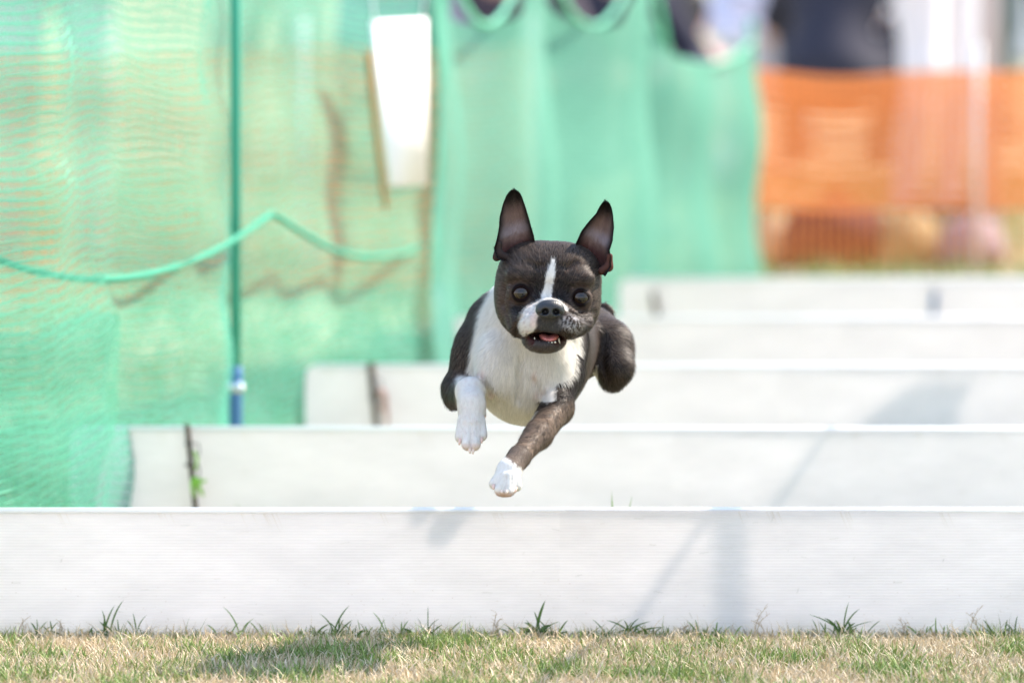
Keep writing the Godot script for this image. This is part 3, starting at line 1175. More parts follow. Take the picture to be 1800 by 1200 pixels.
func tuft(label: String, px: float, d: float, blades: Array, m: Material, seed_: int, extra := 6) -> void:
	var base := Vector3(X(px, d), 0, -d)
	var t := thing("grass_tuft", label, "grass tuft", base, 0.0, "tufts along the foot of the nearest hurdle")
	var r := RandomNumberGenerator.new()
	r.seed = seed_
	var st := st_new()
	for b in blades:                                   # [dx, dy] of the tip and width in px
		var root := Vector3(r.randf_range(-0.006, 0.006), 0, r.randf_range(-0.004, 0.004))
		var tip := Vector3(b[0] / 1400.0, b[1] / 1400.0 + 0.004, r.randf_range(-0.004, 0.006))
		leaf(st, root, root.lerp(tip, 0.5) + Vector3(-tip.x * 0.28, 0.006, 0.002), tip, b[2] * 0.6 / 1400.0)
	for k in extra:
		var root := Vector3(r.randf_range(-0.03, 0.03), 0, r.randf_range(-0.006, 0.008))
		var tip := root + Vector3(r.randf_range(-0.022, 0.022), r.randf_range(0.008, 0.024), r.randf_range(-0.004, 0.01))
		leaf(st, root, root.lerp(tip, 0.5) + Vector3(0, 0.005, 0), tip, r.randf_range(0.0011, 0.0024), 5)
	obj("blades", commit(st), m, t)

func weeds() -> void:
	var g := mat(Color(0.055, 0.105, 0.03), 0.5)
	through(g, Color(0.11, 0.20, 0.05), 0.2)
	var g2 := mat(Color(0.12, 0.20, 0.06), 0.5)
	through(g2, Color(0.2, 0.32, 0.09), 0.3)
	var dry := mat(Color(0.50, 0.38, 0.25), 0.8)
	tuft("tall green tuft of upright blades at the left, with the longest blade leaning right", 186, 9.975, [[30.0, 62.0, 5.0], [14.0, 52.0, 5.0], [-9.0, 44.0, 4.0], [-4.0, 36.0, 5.0]], g, 41)
	tuft("short spiky tuft left of the tallest tuft, by the left edge of the board", 70, 9.975, [[12.0, 24.0, 3.0], [-8.0, 28.0, 3.0], [18.0, 14.0, 4.0]], g, 42)
	tuft("two thin blades rising left of the dog's shadow", 232, 9.97, [[0.0, 40.0, 4.0], [25.0, 36.0, 3.0], [-12.0, 26.0, 4.0]], g, 43)
	tuft("pale green blade leaning left above the dog's shadow", 424, 9.975, [[-34.0, 50.0, 4.0], [22.0, 30.0, 3.0], [14.0, 24.0, 4.0]], g2, 44)
	tuft("dark tuft with one long blade leaning right, left of the dog's paws", 590, 9.975, [[24.0, 52.0, 5.0], [-30.0, 38.0, 4.0], [8.0, 34.0, 4.0], [-18.0, 24.0, 4.0]], g, 45, 10)
	tuft("small tuft with a blade leaning left, below the paw shadows", 672, 9.975, [[-18.0, 40.0, 4.0], [4.0, 28.0, 3.0]], g2, 46)
	tuft("single slim blade just right of the paw shadows", 750, 9.975, [[2.0, 50.0, 3.0], [-18.0, 30.0, 2.0], [22.0, 28.0, 3.0]], g, 47)
	tuft("leafy clump with one broad upright blade below the dog", 945, 9.972, [[14.0, 62.0, 9.0], [-6.0, 42.0, 6.0], [-24.0, 22.0, 10.0], [24.0, 18.0, 11.0], [-34.0, 12.0, 11.0], [40.0, 24.0, 4.0]], g, 48, 14)
	tuft("low spreading tuft right of the leafy clump", 1105, 9.975, [[-40.0, 26.0, 5.0], [40.0, 24.0, 5.0], [66.0, 14.0, 5.0], [-8.0, 26.0, 5.0], [20.0, 30.0, 4.0]], g, 49, 14)
	tuft("small yellow green tuft left of the post shadow on the board", 1262, 9.97, [[0.0, 24.0, 5.0], [-10.0, 14.0, 4.0], [10.0, 14.0, 4.0]], g2, 50)
	tuft("dense dark tuft with two upright blades, right of the post shadow", 1480, 9.975, [[14.0, 58.0, 4.0], [34.0, 46.0, 5.0], [-30.0, 30.0, 8.0], [-58.0, 36.0, 4.0], [-10.0, 26.0, 8.0], [60.0, 24.0, 3.0], [26.0, 20.0, 8.0]], g, 51, 22)
	tuft("lone short blade between the dark tuft and the right edge", 1645, 9.97, [[2.0, 32.0, 4.0], [-10.0, 16.0, 4.0]], g2, 52)
	tuft("sparse tuft at the right edge of the picture", 1785, 9.975, [[6.0, 34.0, 4.0], [-16.0, 20.0, 4.0]], g, 53)
	tuft("small green tuft behind the nearest board, right of the dog's front paw", 1085, 10.3, [[-10.0, 222.0, 9.0], [28.0, 214.0, 7.0]], g2, 54)
	# dry stalks
	var r := RandomNumberGenerator.new()
	r.seed = 9
	var spots := [[1335.0, 56.0, "bent dry straw stalk just right of the post shadow"], [1590.0, 34.0, "feathery dry seed stalk arching over by the dark tuft"], [1715.0, 58.0, "two curling dry stalks near the right end of the board"], [870.0, 44.0, "branching dry stalk below the hanging paw"], [36.0, 36.0, "dry seed stalks at the left end of the board"], [105.0, 30.0, "brown seed heads left of the tallest tuft"], [1205.0, 24.0, "tiny brown stalks left of the post shadow"]]
	for s in spots:
		var base := Vector3(X(s[0], 9.972), 0, -9.972)
		var t := thing("dry_stalk", s[2], "dry stalk", base, 0.0, "dry stalks along the nearest hurdle")
		var st := st_new()
		for k in 3:
			var h: float = s[1] / 1400.0 * (1.0 - 0.22 * k)
			var dx := r.randf_range(-0.012, 0.014)
			var tip := Vector3(dx, h, r.randf_range(-0.002, 0.006))
			var pts := bez(Vector3(k * 0.004 - 0.004, 0, 0), Vector3(k * 0.003 - dx * 0.7, h * 0.6, 0.003), tip, 8)
			tube(st, pts, 0.0006, 0.0003, 4)
			for q in 4:
				var p := pts[4 + q]
				tube(st, bez(p, p + Vector3(r.randf_range(-0.004, 0.006), 0.004, 0), p + Vector3(r.randf_range(-0.008, 0.008), r.randf_range(0.002, 0.008), 0.001), 4), 0.0004, 0.0002, 3)
		obj("stalks", commit(st), dry, t)

# ---------------------------------------------------------------- the dog
const DS := -0.52     # the dog is in the air just past the first hurdle
func WD(px: float, py: float, d: float) -> Vector3:
	if d > 10.25:
		d = 10.25 + (d - 10.25) * 0.55
	return W(px, py, d + DS)

var DP := []          # prims of the dog
enum {HEAD, MUZZ, CHIN, BODY, ARML, PAWL, ARMR, PAWR, HIND, MOUTH}

func E(px: float, py: float, d: float, rx: float, ry: float, rz: float, k: float, zone: int, rot := Vector3.ZERO, sub := false) -> void:
	var s := d / F
	DP.append(ell(WD(px, py, d), Vector3(rx, ry, rz) * s, k * s, zone, rot, sub))

func C(a: Array, b: Array, k: float, zone: int, sub := false) -> void:
	# [px, py, depth, radius px]
	DP.append(cap(WD(a[0], a[1], a[2]), WD(b[0], b[1], b[2]), a[3] * a[2] / F, b[3] * b[2] / F, k * a[2] / F, zone, sub))

func hit(px: float, py: float, from := 9.96) -> float:
	var d := from
	for i in 200:
		var p := WD(px, py, d)
		var v := field(p, near_prims(p, 0.03, DP))
		if v < 0.0004:
			return d
		d += clampf(v * 0.7, 0.0004, 0.02)
		if d > 10.9:
			return d
	return d

func crease(pts: Array, r: float, sink: float, k: float, sub := true, zone := HEAD) -> void:
	var ds := []
	for p in pts:
		ds.append(hit(p[0], p[1]))
	for i in pts.size() - 1:
		C([pts[i][0], pts[i][1], ds[i] + sink, r], [pts[i + 1][0], pts[i + 1][1], ds[i + 1] + sink, r], k, zone, sub)

func dog_shape() -> void:
	# trunk, seen from the front, running away to the right
	E(928, 634, 10.33, 92, 106, 165, 30, BODY, Vector3(0, -10, 0))
	E(925, 610, 10.24, 84, 86, 75, 40, BODY)
	C([945, 606, 10.36, 84], [1000, 600, 10.62, 60], 40, BODY)
	E(1006, 600, 10.66, 62, 58, 70, 30, BODY)
	# neck
	C([930, 560, 10.27, 74], [958, 515, 10.17, 66], 40, BODY)
	C([920, 655, 10.215, 34], [935, 690, 10.22, 28], 40, BODY)          # breastbone
	E(874, 642, 10.192, 33, 48, 32, 22, BODY)                               # pectorals
	E(968, 644, 10.192, 33, 50, 32, 22, BODY)
	# shoulder and upper arm on the picture's left
	C([860, 566, 10.30, 38], [836, 624, 10.26, 33], 28, ARML)
	C([836, 612, 10.27, 34], [806, 680, 10.25, 23], 24, ARML)
	C([806, 684, 10.25, 24], [795, 706, 10.265, 12], 16, ARML)             # elbow
	C([806, 690, 10.245, 23], [826, 690, 10.175, 21], 22, ARML)            # forearm, pointing at the lens
	C([826, 688, 10.17, 22.5], [829, 712, 10.15, 21], 16, PAWL)
	C([829, 708, 10.15, 20.5], [828, 746, 10.138, 21], 14, PAWL)
	# toes
	C([814, 740, 10.138, 10], [809.5, 768, 10.130, 9.8], 4, PAWL)
	C([822, 743, 10.132, 10], [821.5, 781, 10.120, 10.2], 3, PAWL)
	C([834, 743, 10.132, 10], [834.5, 781, 10.120, 10.2], 3, PAWL)
	C([843, 740, 10.138, 10], [846.5, 765, 10.130, 9.8], 4, PAWL)
	E(828, 770, 10.146, 17, 13, 12, 6, PAWL)                               # pad
	C([847, 716, 10.162, 6], [850, 728, 10.158, 5], 4, PAWL)               # dewclaw
	# the leg on the right, reaching down
	C([985, 600, 10.28, 36], [990, 660, 10.22, 30], 30, ARMR)
	C([990, 655, 10.22, 29], [981, 716, 10.17, 24], 22, ARMR)
	C([981, 716, 10.17, 24], [992, 722, 10.19, 12], 14, ARMR)              # elbow
	C([978, 722, 10.165, 24], [946, 766, 10.11, 21.5], 14, ARMR)
	C([948, 762, 10.11, 21.5], [912, 805, 10.065, 16.5], 14, ARMR)
	C([960, 735, 10.17, 20], [922, 775, 10.125, 10], 10, ARMR)             # inner tendon side
	C([912, 803, 10.065, 18.5], [896, 826, 10.045, 19.5], 10, PAWR)
	C([894, 828, 10.045, 19], [888, 846, 10.038, 20], 10, PAWR)
	C([883, 832, 10.038, 9.5], [869.5, 850, 10.035, 9.6], 3.5, PAWR)
	C([886, 838, 10.031, 10], [879.5, 861, 10.025, 10.4], 3, PAWR)
	C([896, 838, 10.029, 10], [894, 862, 10.023, 10.4], 3, PAWR)
	C([904, 834, 10.036, 9.5], [907.5, 854, 10.033, 9.6], 3.5, PAWR)
	E(888, 862, 10.044, 18, 11, 12, 6, PAWR)
	C([881, 822, 10.056, 6], [875, 830, 10.054, 5], 4, PAWR)
	# hind quarter on the right
	C([1045, 592, 10.64, 42], [1070, 612, 10.57, 38], 24, HIND)
	C([1066, 606, 10.57, 40], [1082, 648, 10.52, 29], 20, HIND)
	C([1080, 645, 10.52, 27], [1077, 668, 10.53, 15], 16, HIND)
	C([1074, 664, 10.54, 17], [1062, 604, 10.74, 13], 16, HIND)
	C([1062, 604, 10.74, 13], [1060, 566, 10.945, 11], 10, HIND)            # shank thrown up behind
	C([1057, 560, 10.955, 10], [1057, 543, 10.955, 8], 5, HIND)              # toes
	C([1063, 560, 10.955, 10], [1064, 541, 10.955, 8], 4, HIND)
	C([1070, 562, 10.955, 9], [1071, 547, 10.955, 7], 4, HIND)
	C([960, 610, 10.66, 46], [930, 645, 10.60, 36], 24, HIND)              # the other one, behind the ribs
	C([930, 645, 10.60, 24], [960, 600, 10.74, 14], 16, HIND)
	C([960, 600, 10.74, 13], [1000, 556, 10.93, 12], 10, HIND)
	C([1000, 556, 10.93, 13], [1004, 540, 10.93, 11], 8, HIND)
	E(1010, 545, 10.72, 9, 9, 14, 8, HIND)                                 # stub tail
	# skull
	E(965, 490, 10.150, 80, 62, 74, 20, HEAD)
	E(927, 474, 10.150, 42, 40, 58, 24, HEAD)
	E(1006, 478, 10.150, 42, 40, 58, 24, HEAD)
	E(921, 528, 10.140, 48, 58, 58, 24, HEAD)                              # cheeks
	E(1006, 534, 10.140, 46, 52, 58, 24, HEAD)
	E(963, 552, 10.130, 62, 46, 56, 24, HEAD)
	E(919, 486, 10.106, 25, 13, 14, 16, HEAD, Vector3(0, 0, -8))            # brows
	E(1018, 492, 10.106, 25, 13, 14, 16, HEAD, Vector3(0, 0, 4))
	# muzzle
	E(966, 560, 10.085, 42, 33, 46, 16, MUZZ)
	E(937, 568, 10.076, 25, 27, 30, 12, MUZZ, Vector3(0, 0, 14))
	E(993, 571, 10.072, 31, 24, 34, 12, MUZZ, Vector3(0, 0, 16))
	E(1018, 572, 10.098, 24, 17, 26, 14, MUZZ, Vector3(0, 0, 28))
	E(914, 568, 10.104, 20, 24, 26, 14, MUZZ)
	E(967, 540, 10.058, 24, 16, 22, 10, MUZZ)
	# lower jaw
	E(957, 598, 10.096, 36, 21, 46, 8, CHIN)
	E(956, 603, 10.074, 26, 14.5, 22, 8, CHIN)

func dog_details() -> void:
	# eye sockets and lids
	for e in [[915.5, 515.0], [1021.5, 523.0]]:
		var d := hit(e[0], e[1])
		eyes.append([e[0], e[1], d + 0.0035])
		E(e[0], e[1], d + 0.0050, 19.5, 18.5, 16, 8, HEAD)
	for e in eyes:
		E(e[0], e[1], e[2] - 0.008, 13.4, 12.8, 17, 1.6, HEAD, Vector3.ZERO, true)
	for e in eyes:                                       # upper and lower lids
		var ed: float = e[2] - 0.0082
		C([e[0] - 13, e[1] - 5, ed + 0.003, 2.6], [e[0], e[1] - 12.5, ed + 0.001, 2.6], 3, HEAD)
		C([e[0], e[1] - 12.5, ed + 0.001, 2.6], [e[0] + 13, e[1] - 5, ed + 0.003, 2.6], 3, HEAD)
		C([e[0] - 11, e[1] + 7, ed + 0.003, 2.6], [e[0], e[1] + 13.0, ed + 0.001, 2.2], 3, HEAD)
		C([e[0], e[1] + 13.0, ed + 0.001, 2.2], [e[0] + 11, e[1] + 7, ed + 0.003, 2.6], 3, HEAD)
	# stop between the brows, folds of the face
	crease([[966, 500], [965, 520]], 5, -0.001, 9)
	crease([[928, 548], [942, 536], [950, 528]], 3.4, -0.0004, 5)
	crease([[984, 528], [996, 540], [1012, 553], [1024, 556]], 3.6, -0.0006, 5)
	crease([[1004, 538], [1016, 548], [1030, 548]], 2.6, -0.0003, 4)
	crease([[1026, 556], [1036, 557], [1046, 548]], 3.2, -0.0005, 5)
	crease([[1040, 510], [1043, 530], [1038, 548]], 3.0, -0.0003, 5)
	crease([[898, 528], [908, 538], [924, 538]], 2.8, -0.0003, 5)
	crease([[897, 500], [912, 494], [930, 500]], 2.6, 0.0, 5)
	crease([[1006, 505], [1022, 503], [1036, 510]], 2.6, 0.0, 5)
	crease([[968, 556], [968, 574]], 2.0, -0.0002, 2)
	crease([[930, 462], [945, 470], [958, 468]], 3.0, 0.0004, 8)
	crease([[985, 468], [998, 470], [1012, 462]], 3.0, 0.0004, 8)
	crease([[888, 505], [884, 535], [896, 568]], 3.0, 0.0006, 8)
	crease([[936, 538], [917, 555], [908, 574], [910, 590]], 3.2, -0.0003, 6)
	crease([[1002, 546], [1022, 558], [1038, 566]], 3.2, -0.0004, 6)
	# mouth
	var dm := hit(960, 590)
	E(961, 592, 10.062, 31, 8.5, 40, 4, MOUTH, Vector3(0, 0, -4), true)
	crease([[906, 588], [918, 592], [932, 590]], 2.6, 0.0, 3, true, MOUTH)
	crease([[990, 594], [1008, 597], [1030, 586]], 2.4, 0.0, 3, true, MOUTH)
	# between the toes
	crease([[816.5, 744], [816, 768]], 2.0, 0.0, 2.5, true, PAWL)
	crease([[828, 746], [828, 784]], 2.0, 0.0, 2.5, true, PAWL)
	crease([[839.5, 744], [840, 768]], 2.0, 0.0, 2.5, true, PAWL)
	crease([[880, 832], [873, 852]], 2.0, 0.0, 2.5, true, PAWR)
	crease([[889, 836], [887, 862]], 2.0, 0.0, 2.5, true, PAWR)
	crease([[900, 834], [900, 858]], 2.0, 0.0, 2.5, true, PAWR)
	# chest midline and armpit folds
	crease([[916, 632], [914, 660], [912, 700]], 4.0, 0.0, 10, true, BODY)
	crease([[852, 668], [862, 690], [880, 706]], 4.0, 0.0, 10, true, BODY)
	crease([[940, 668], [952, 692], [958, 712]], 4.0, 0.0, 10, true, BODY)
	crease([[1060, 590], [1058, 630], [1066, 660]], 4.0, 0.0006, 12, true, HIND)

var eyes := []

func line_d(p: Vector2, pts: Array) -> float:
	var best := 1e9
	for i in pts.size() - 1:
		var q := Geometry2D.get_closest_point_to_segment(p, Vector2(pts[i][0], pts[i][1]), Vector2(pts[i + 1][0], pts[i + 1][1]))
		best = minf(best, p.distance_to(q))
	return best

# coat colour plus painted face shading by place on the body, in the dog's own frame (front view at life size)
func coat(p: Vector3, n: Vector3, zone: int) -> Color:
	var d := -p.z
	var y := (HC - p.y) / d                # back to the design frame
	var px := 900.0 + F * p.x / d
	var py := 600.0 + F * (tan(atan(y) + pitch))
	d -= DS
	if d > 10.25:
		d = 10.25 + (d - 10.25) / 0.55
	var q := Vector2(px, py)
	var nz := noise.get_noise_3d(p.x * 160, p.y * 160, p.z * 160)
	var nz2 := noise.get_noise_3d(p.x * 520, p.y * 520, p.z * 520)
	var black := Color(0.019, 0.0155, 0.0142) * (1.0 + 0.35 * nz)
	var brown := Color(0.046, 0.032, 0.025) * (1.0 + 0.4 * nz)
	var white := Color(0.69, 0.655, 0.60) * (1.0 + 0.04 * nz)
	var pink := Color(0.60, 0.36, 0.32)
	var streak := noise.get_noise_3d(p.x * 330 + p.y * 60, p.y * 130, p.z * 130)
	brown = brown.lerp(Color(0.085, 0.056, 0.040), clampf(streak * 1.5, 0, 1))
	var jit := nz2 * 2.5 + nz * 2.0
	match zone:
		HEAD, MUZZ, CHIN, MOUTH:
			if d > 10.235:
				return white
			var c := black.lerp(brown, clampf(0.25 + nz * 0.8, 0, 1))
			if px < 905: c = c.lerp(brown, 0.35)
			for e in eyes:
				var er := q.distance_to(Vector2(e[0], e[1]))
				c = c.lerp(Color(0.052, 0.036, 0.030), 0.8 * smoothstep(30, 22, er) * smoothstep(15.0, 18.5, er))
				c = c.lerp(Color(0.008, 0.007, 0.007), smoothstep(18.0, 15.0, er))
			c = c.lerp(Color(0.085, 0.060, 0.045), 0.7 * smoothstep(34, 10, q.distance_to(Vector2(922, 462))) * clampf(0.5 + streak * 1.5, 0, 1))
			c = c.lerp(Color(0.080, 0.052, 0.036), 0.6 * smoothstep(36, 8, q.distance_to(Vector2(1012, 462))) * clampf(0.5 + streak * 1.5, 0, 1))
			for e in [[943, 508, 20, 25], [989, 514, 17, 27], [918, 545, 24, 12]]:  # shade between eyes and muzzle painted in, partly real black markings
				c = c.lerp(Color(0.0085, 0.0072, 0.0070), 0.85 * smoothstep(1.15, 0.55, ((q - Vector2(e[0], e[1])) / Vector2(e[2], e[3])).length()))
			c = c.lerp(Color(0.070, 0.050, 0.039), 0.55 * smoothstep(1.2, 0.4, ((q - Vector2(884, 525)) / Vector2(14, 46)).length()))  # light on temple and cheek painted in, partly lighter brown fur
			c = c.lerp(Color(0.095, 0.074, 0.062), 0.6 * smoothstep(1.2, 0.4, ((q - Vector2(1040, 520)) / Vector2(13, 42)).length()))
			# blaze
			var bl := line_d(q, [[973, 458], [969, 480], [964, 505], [961, 524]])
			var bw := lerpf(3.0, 7.5, smoothstep(455, 485, py)) + 2.0 * smoothstep(505, 526, py)
			c = c.lerp(white, smoothstep(bw + 1.6, bw - 1.6, bl + jit * 0.5) * smoothstep(532, 526, py))
			# white line over the nose
			var ring := line_d(q, [[925, 548], [938, 536], [952, 529], [966, 526], [984, 531], [997, 544]])
			c = c.lerp(white * 0.7, smoothstep(4.5, 1.5, ring + jit * 0.5) * 0.9)
			# left lip
			var lp := ((q - Vector2(930, 563)).rotated(-0.32) / Vector2(16.5, 29)).length()
			var lip := (white * 0.78).lerp(Color(0.33, 0.25, 0.25), clampf(noise.get_noise_3d(p.x * 210, p.y * 210, p.z * 210) * 1.3 + 0.1, 0, 0.7))
			c = c.lerp(lip, smoothstep(1.10, 0.86, lp + jit * 0.035))
			var lpk := ((q - Vector2(939, 562)) / Vector2(9, 18)).length()
			c = c.lerp(pink.lerp(white, 0.55), smoothstep(1.0, 0.5, lpk) * 0.8)
			# grey muzzle under the nose
			var gm := ((q - Vector2(968, 566)) / Vector2(25, 20)).length()
			c = c.lerp(Color(0.040, 0.040, 0.043), smoothstep(1.1, 0.9, gm))
			# mottled right lip
			var rl := ((q - Vector2(1006, 569)).rotated(-0.3) / Vector2(28, 17)).length()
			var spots := smoothstep(-0.12, 0.25, noise.get_noise_3d(p.x * 240, p.y * 240, p.z * 240))
			c = c.lerp(Color(0.38, 0.36, 0.36), smoothstep(1.15, 0.45, rl) * spots * 0.9)
			if zone == CHIN:
				c = Color(0.050, 0.042, 0.040)
				c = c.lerp(white * 0.8, smoothstep(616, 624, py + jit) * 0.8)
				if d > 10.135: c = c.lerp(white, smoothstep(10.13, 10.15, d))
			# inside of the mouth
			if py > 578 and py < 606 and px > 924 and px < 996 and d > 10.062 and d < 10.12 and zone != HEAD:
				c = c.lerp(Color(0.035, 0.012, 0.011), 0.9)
			return c
		BODY:
			# left edge of the white chest
			var lx := 846.0
			if py < 545: lx = lerpf(888.0, 846.0, clampf((py - 470) / 75.0, 0, 1))
			elif py < 650: lx = lerpf(846.0, 822.0, (py - 545) / 105.0)
			else: lx = lerpf(822.0, 842.0, clampf((py - 650) / 40.0, 0, 1))
			var rx := 1020.0 if py < 640 else lerpf(1020.0, 985.0, clampf((py - 640) / 75.0, 0, 1))
			var inside := minf(px - lx, rx - px) + jit * 1.2
			var w := smoothstep(-2.5, 2.5, inside) * smoothstep(10.40, 10.38, d + nz * 0.01 + smoothstep(690.0, 725.0, py) * 0.055)
			var cw := white
			for s in [[846, 657, 12, 10], [940, 660, 8, 14], [958, 690, 9, 12], [866, 690, 10, 8], [944, 692, 7, 9]]:
				cw = cw.lerp(pink.lerp(white, 0.35), 0.55 * smoothstep(1.2, 0.2, ((q - Vector2(s[0], s[1])) / Vector2(s[2], s[3])).length()))
			return black.lerp(brown, 0.45).lerp(cw, w)
		ARML:
			var c := black.lerp(brown, 0.5 + nz * 0.5)
			return c.lerp(white, smoothstep(10.235, 10.220, d + jit * 0.001) * smoothstep(652, 664, py + jit - (px - 812) * 0.25) * smoothstep(797, 806, px + jit))
		PAWL:
			var c := white.lerp(Color(0.60, 0.50, 0.46), clampf(0.15 + nz * 0.6, 0, 0.5))
			if py > 779: c = c.lerp(pink.lerp(white, 0.5), 0.6)
			return c
		ARMR:
			var bd := Color(0.21, 0.15, 0.11).lerp(Color(0.06, 0.045, 0.036), clampf(0.42 + nz * 1.1 + nz2 * 0.4, 0, 1))
			bd = black.lerp(bd, smoothstep(700, 726, py + jit * 2.0 + (px - 985) * 0.3))
			var inner := (px - 950) * 0.77 + (py - 745) * 0.64         # towards the inner side of the leg
			if inner < -17.0 + jit and py > 722:
				return white
			if px < 984 - (py - 640) * 0.10 + jit and py < 706 + jit and n.x < 0.45:
				return white
			return bd.lerp(white, smoothstep(-3, 3, (py - 806) - (px - 893) * 0.75 + jit * 2.0))
		PAWR:
			var c := white
			var wl := smoothstep(-3, 3, (py - 806) - (px - 893) * 0.75 + jit * 2.0)
			c = Color(0.13, 0.10, 0.08).lerp(white, wl)
			if py > 862: c = c.lerp(pink.lerp(Color(0.3, 0.2, 0.17), 0.3), 0.7 * smoothstep(862, 868, py))
			return c
	var hb := black.lerp(brown, clampf(0.45 + nz * 0.6, 0, 1))
	if px < 1052 and py > 636 + (1052 - px) * -0.3 and n.x < -0.1 and d < 10.62:
		hb = hb.lerp(white, 0.9)
	return hb

func dog() -> void:
	dog_shape()
	dog_details()
	var t := thing("dog", "small black and white short-haired dog leaping over the hurdles towards the camera", "dog", WD(930, 640, 10.25))
	var o := t.position
	var r := nets(DP, 0.0017)
	var verts: PackedVector3Array = r[0]
	var nor: PackedVector3Array = r[1]
	var idx: PackedInt32Array = r[2]
	# smoother normals from the field itself
	var col := PackedColorArray()
	var zones := PackedInt32Array()
	var bins := {}
	for i in verts.size():
		var p := verts[i]
		var key := Vector3i((p / 0.02).floor())
		if not bins.has(key):
			bins[key] = near_prims((Vector3(key) + Vector3.ONE * 0.5) * 0.02, 0.0175, DP)
		var near: Array = bins[key]
		var z := zone_at(p, near)
		zones.append(z)
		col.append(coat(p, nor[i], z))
	var fur := vmat(0.75, 0.15)
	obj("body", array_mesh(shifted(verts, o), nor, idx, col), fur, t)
	dog_ears(t, o)
	dog_face(t, o)
	dog_claws(t, o)
	dog_fur(t, o, verts, nor, idx, col, zones)

func interp(poly: Array, t: float) -> Vector2:
	var L := 0.0
	for i in poly.size() - 1:
		L += Vector2(poly[i][0], poly[i][1]).distance_to(Vector2(poly[i + 1][0], poly[i + 1][1]))
	var want := t * L
	for i in poly.size() - 1:
		var a := Vector2(poly[i][0], poly[i][1])
		var b := Vector2(poly[i + 1][0], poly[i + 1][1])
		var l := a.distance_to(b)
		if want <= l or i == poly.size() - 2:
			return a.lerp(b, clampf(want / l, 0, 1))
		want -= l
	return Vector2.ZERO

var ear_pts := []      # [position, normal, colour] for the fur

func ear(t: Node3D, o: Vector3, left: Array, right: Array, d0: float, dt: float, cup: float, deep_side: float) -> void:
	var nu := 16
	var nv := 34
	var front := []
	var back := []
	var cols := []
	for j in nv + 1:
		var v := float(j) / nv
		var a := interp(left, v)
		var b := interp(right, v)
		var rf := PackedVector3Array()
		var rb := PackedVector3Array()
		var rc := PackedColorArray()
		for i in nu + 1:
			var u := float(i) / nu
			var q := a.lerp(b, u)
			var w := 2.0 * u - 1.0
			var bowl := 1.0 - pow(absf(w), 2.2)
			var depth := d0 + dt * v + cup * bowl * (1.0 - 0.75 * v * v) + deep_side * w * (1.0 - v)
			var edge := sqrt(maxf(0.0, 1.0 - pow(absf(w), 4.0))) * (1.0 if v < 0.97 else 0.5)
			rf.append(WD(q.x, q.y, depth))
			rb.append(WD(q.x, q.y, depth + 0.0032 * edge * (1.0 - 0.4 * v) + 0.004 * bowl * (1.0 - v)))
			# inner side: thin-haired skin in the middle, dark rim
			var rim := smoothstep(0.50, 0.95, absf(w)) 
			rim = maxf(rim, smoothstep(0.62, 0.86, v))
			rim = maxf(rim, smoothstep(0.16, 0.02, v))
			var skin := Color(0.25, 0.165, 0.138).lerp(Color(0.34, 0.275, 0.285), smoothstep(0.34, 0.40, v) * smoothstep(0.58, 0.44, v))  # greyish lilac highlight painted across the mid-ear skin
			skin = skin.lerp(Color(0.110, 0.046, 0.036), smoothstep(0.36, 0.20, v))
			rc.append(skin.lerp(Color(0.026, 0.021, 0.019), rim))
		front.append(rf)
		back.append(rb)
		cols.append(rc)
	var st := st_new()
	for j in nv:
		for i in nu:
			for c in [[0, 0], [1, 1], [1, 0], [0, 0], [0, 1], [1, 1]]:
				# rows run up the ear, front faces the lens
				st.set_color(cols[j + c[1]][i + c[0]])
				st.add_vertex(front[j + c[1]][i + c[0]] - o)
			for c in [[0, 0], [1, 0], [1, 1], [0, 0], [1, 1], [0, 1]]:
				st.set_color(Color(0.026, 0.021, 0.019))
				st.add_vertex(back[j + c[1]][i + c[0]] - o + Vector3(0, 0, -0.0003))
		for i in [0, nu]:
			var q := [front[j][i] - o, front[j + 1][i] - o, back[j + 1][i] - o + Vector3(0, 0, -0.0003), back[j][i] - o + Vector3(0, 0, -0.0003)]
			st.set_color(Color(0.026, 0.021, 0.019))
			if i == 0:
				quad(st, q[0], q[1], q[2], q[3])
			else:
				quad(st, q[0], q[3], q[2], q[1])
	st.index()
	st.generate_normals()
	var m := vmat(0.6, 0.3)
	m.backlight_enabled = true
	m.backlight = Color(0.25, 0.12, 0.1)
	obj("ear", st.commit(), m, t)
	for k in 5200:
		var v := pow(rng.randf(), 0.9)
		var u := rng.randf()
		if rng.randf() < 0.55:
			u = 0.06 * rng.randf() if rng.randf() < 0.5 else 1.0 - 0.06 * rng.randf()
		var j := mini(int(v * nv), nv - 1)
		var i := mini(int(u * nu), nu - 1)
		var p: Vector3 = front[j][i].lerp(front[j][i + 1], u * nu - i).lerp(front[j + 1][i].lerp(front[j + 1][i + 1], u * nu - i), v * nv - j)
		var n: Vector3 = (front[j][i + 1] - front[j][i]).cross(front[j + 1][i] - front[j][i]).normalized()
		var dirv: Vector3 = (front[j + 1][i] - front[j][i]).normalized()
		if u < 0.08: dirv -= (front[j][i + 1] - front[j][i]).normalized() * 0.5
		if u > 0.92: dirv += (front[j][i + 1] - front[j][i]).normalized() * 0.5
		ear_pts.append([p, n, cols[j][i], dirv.normalized()])

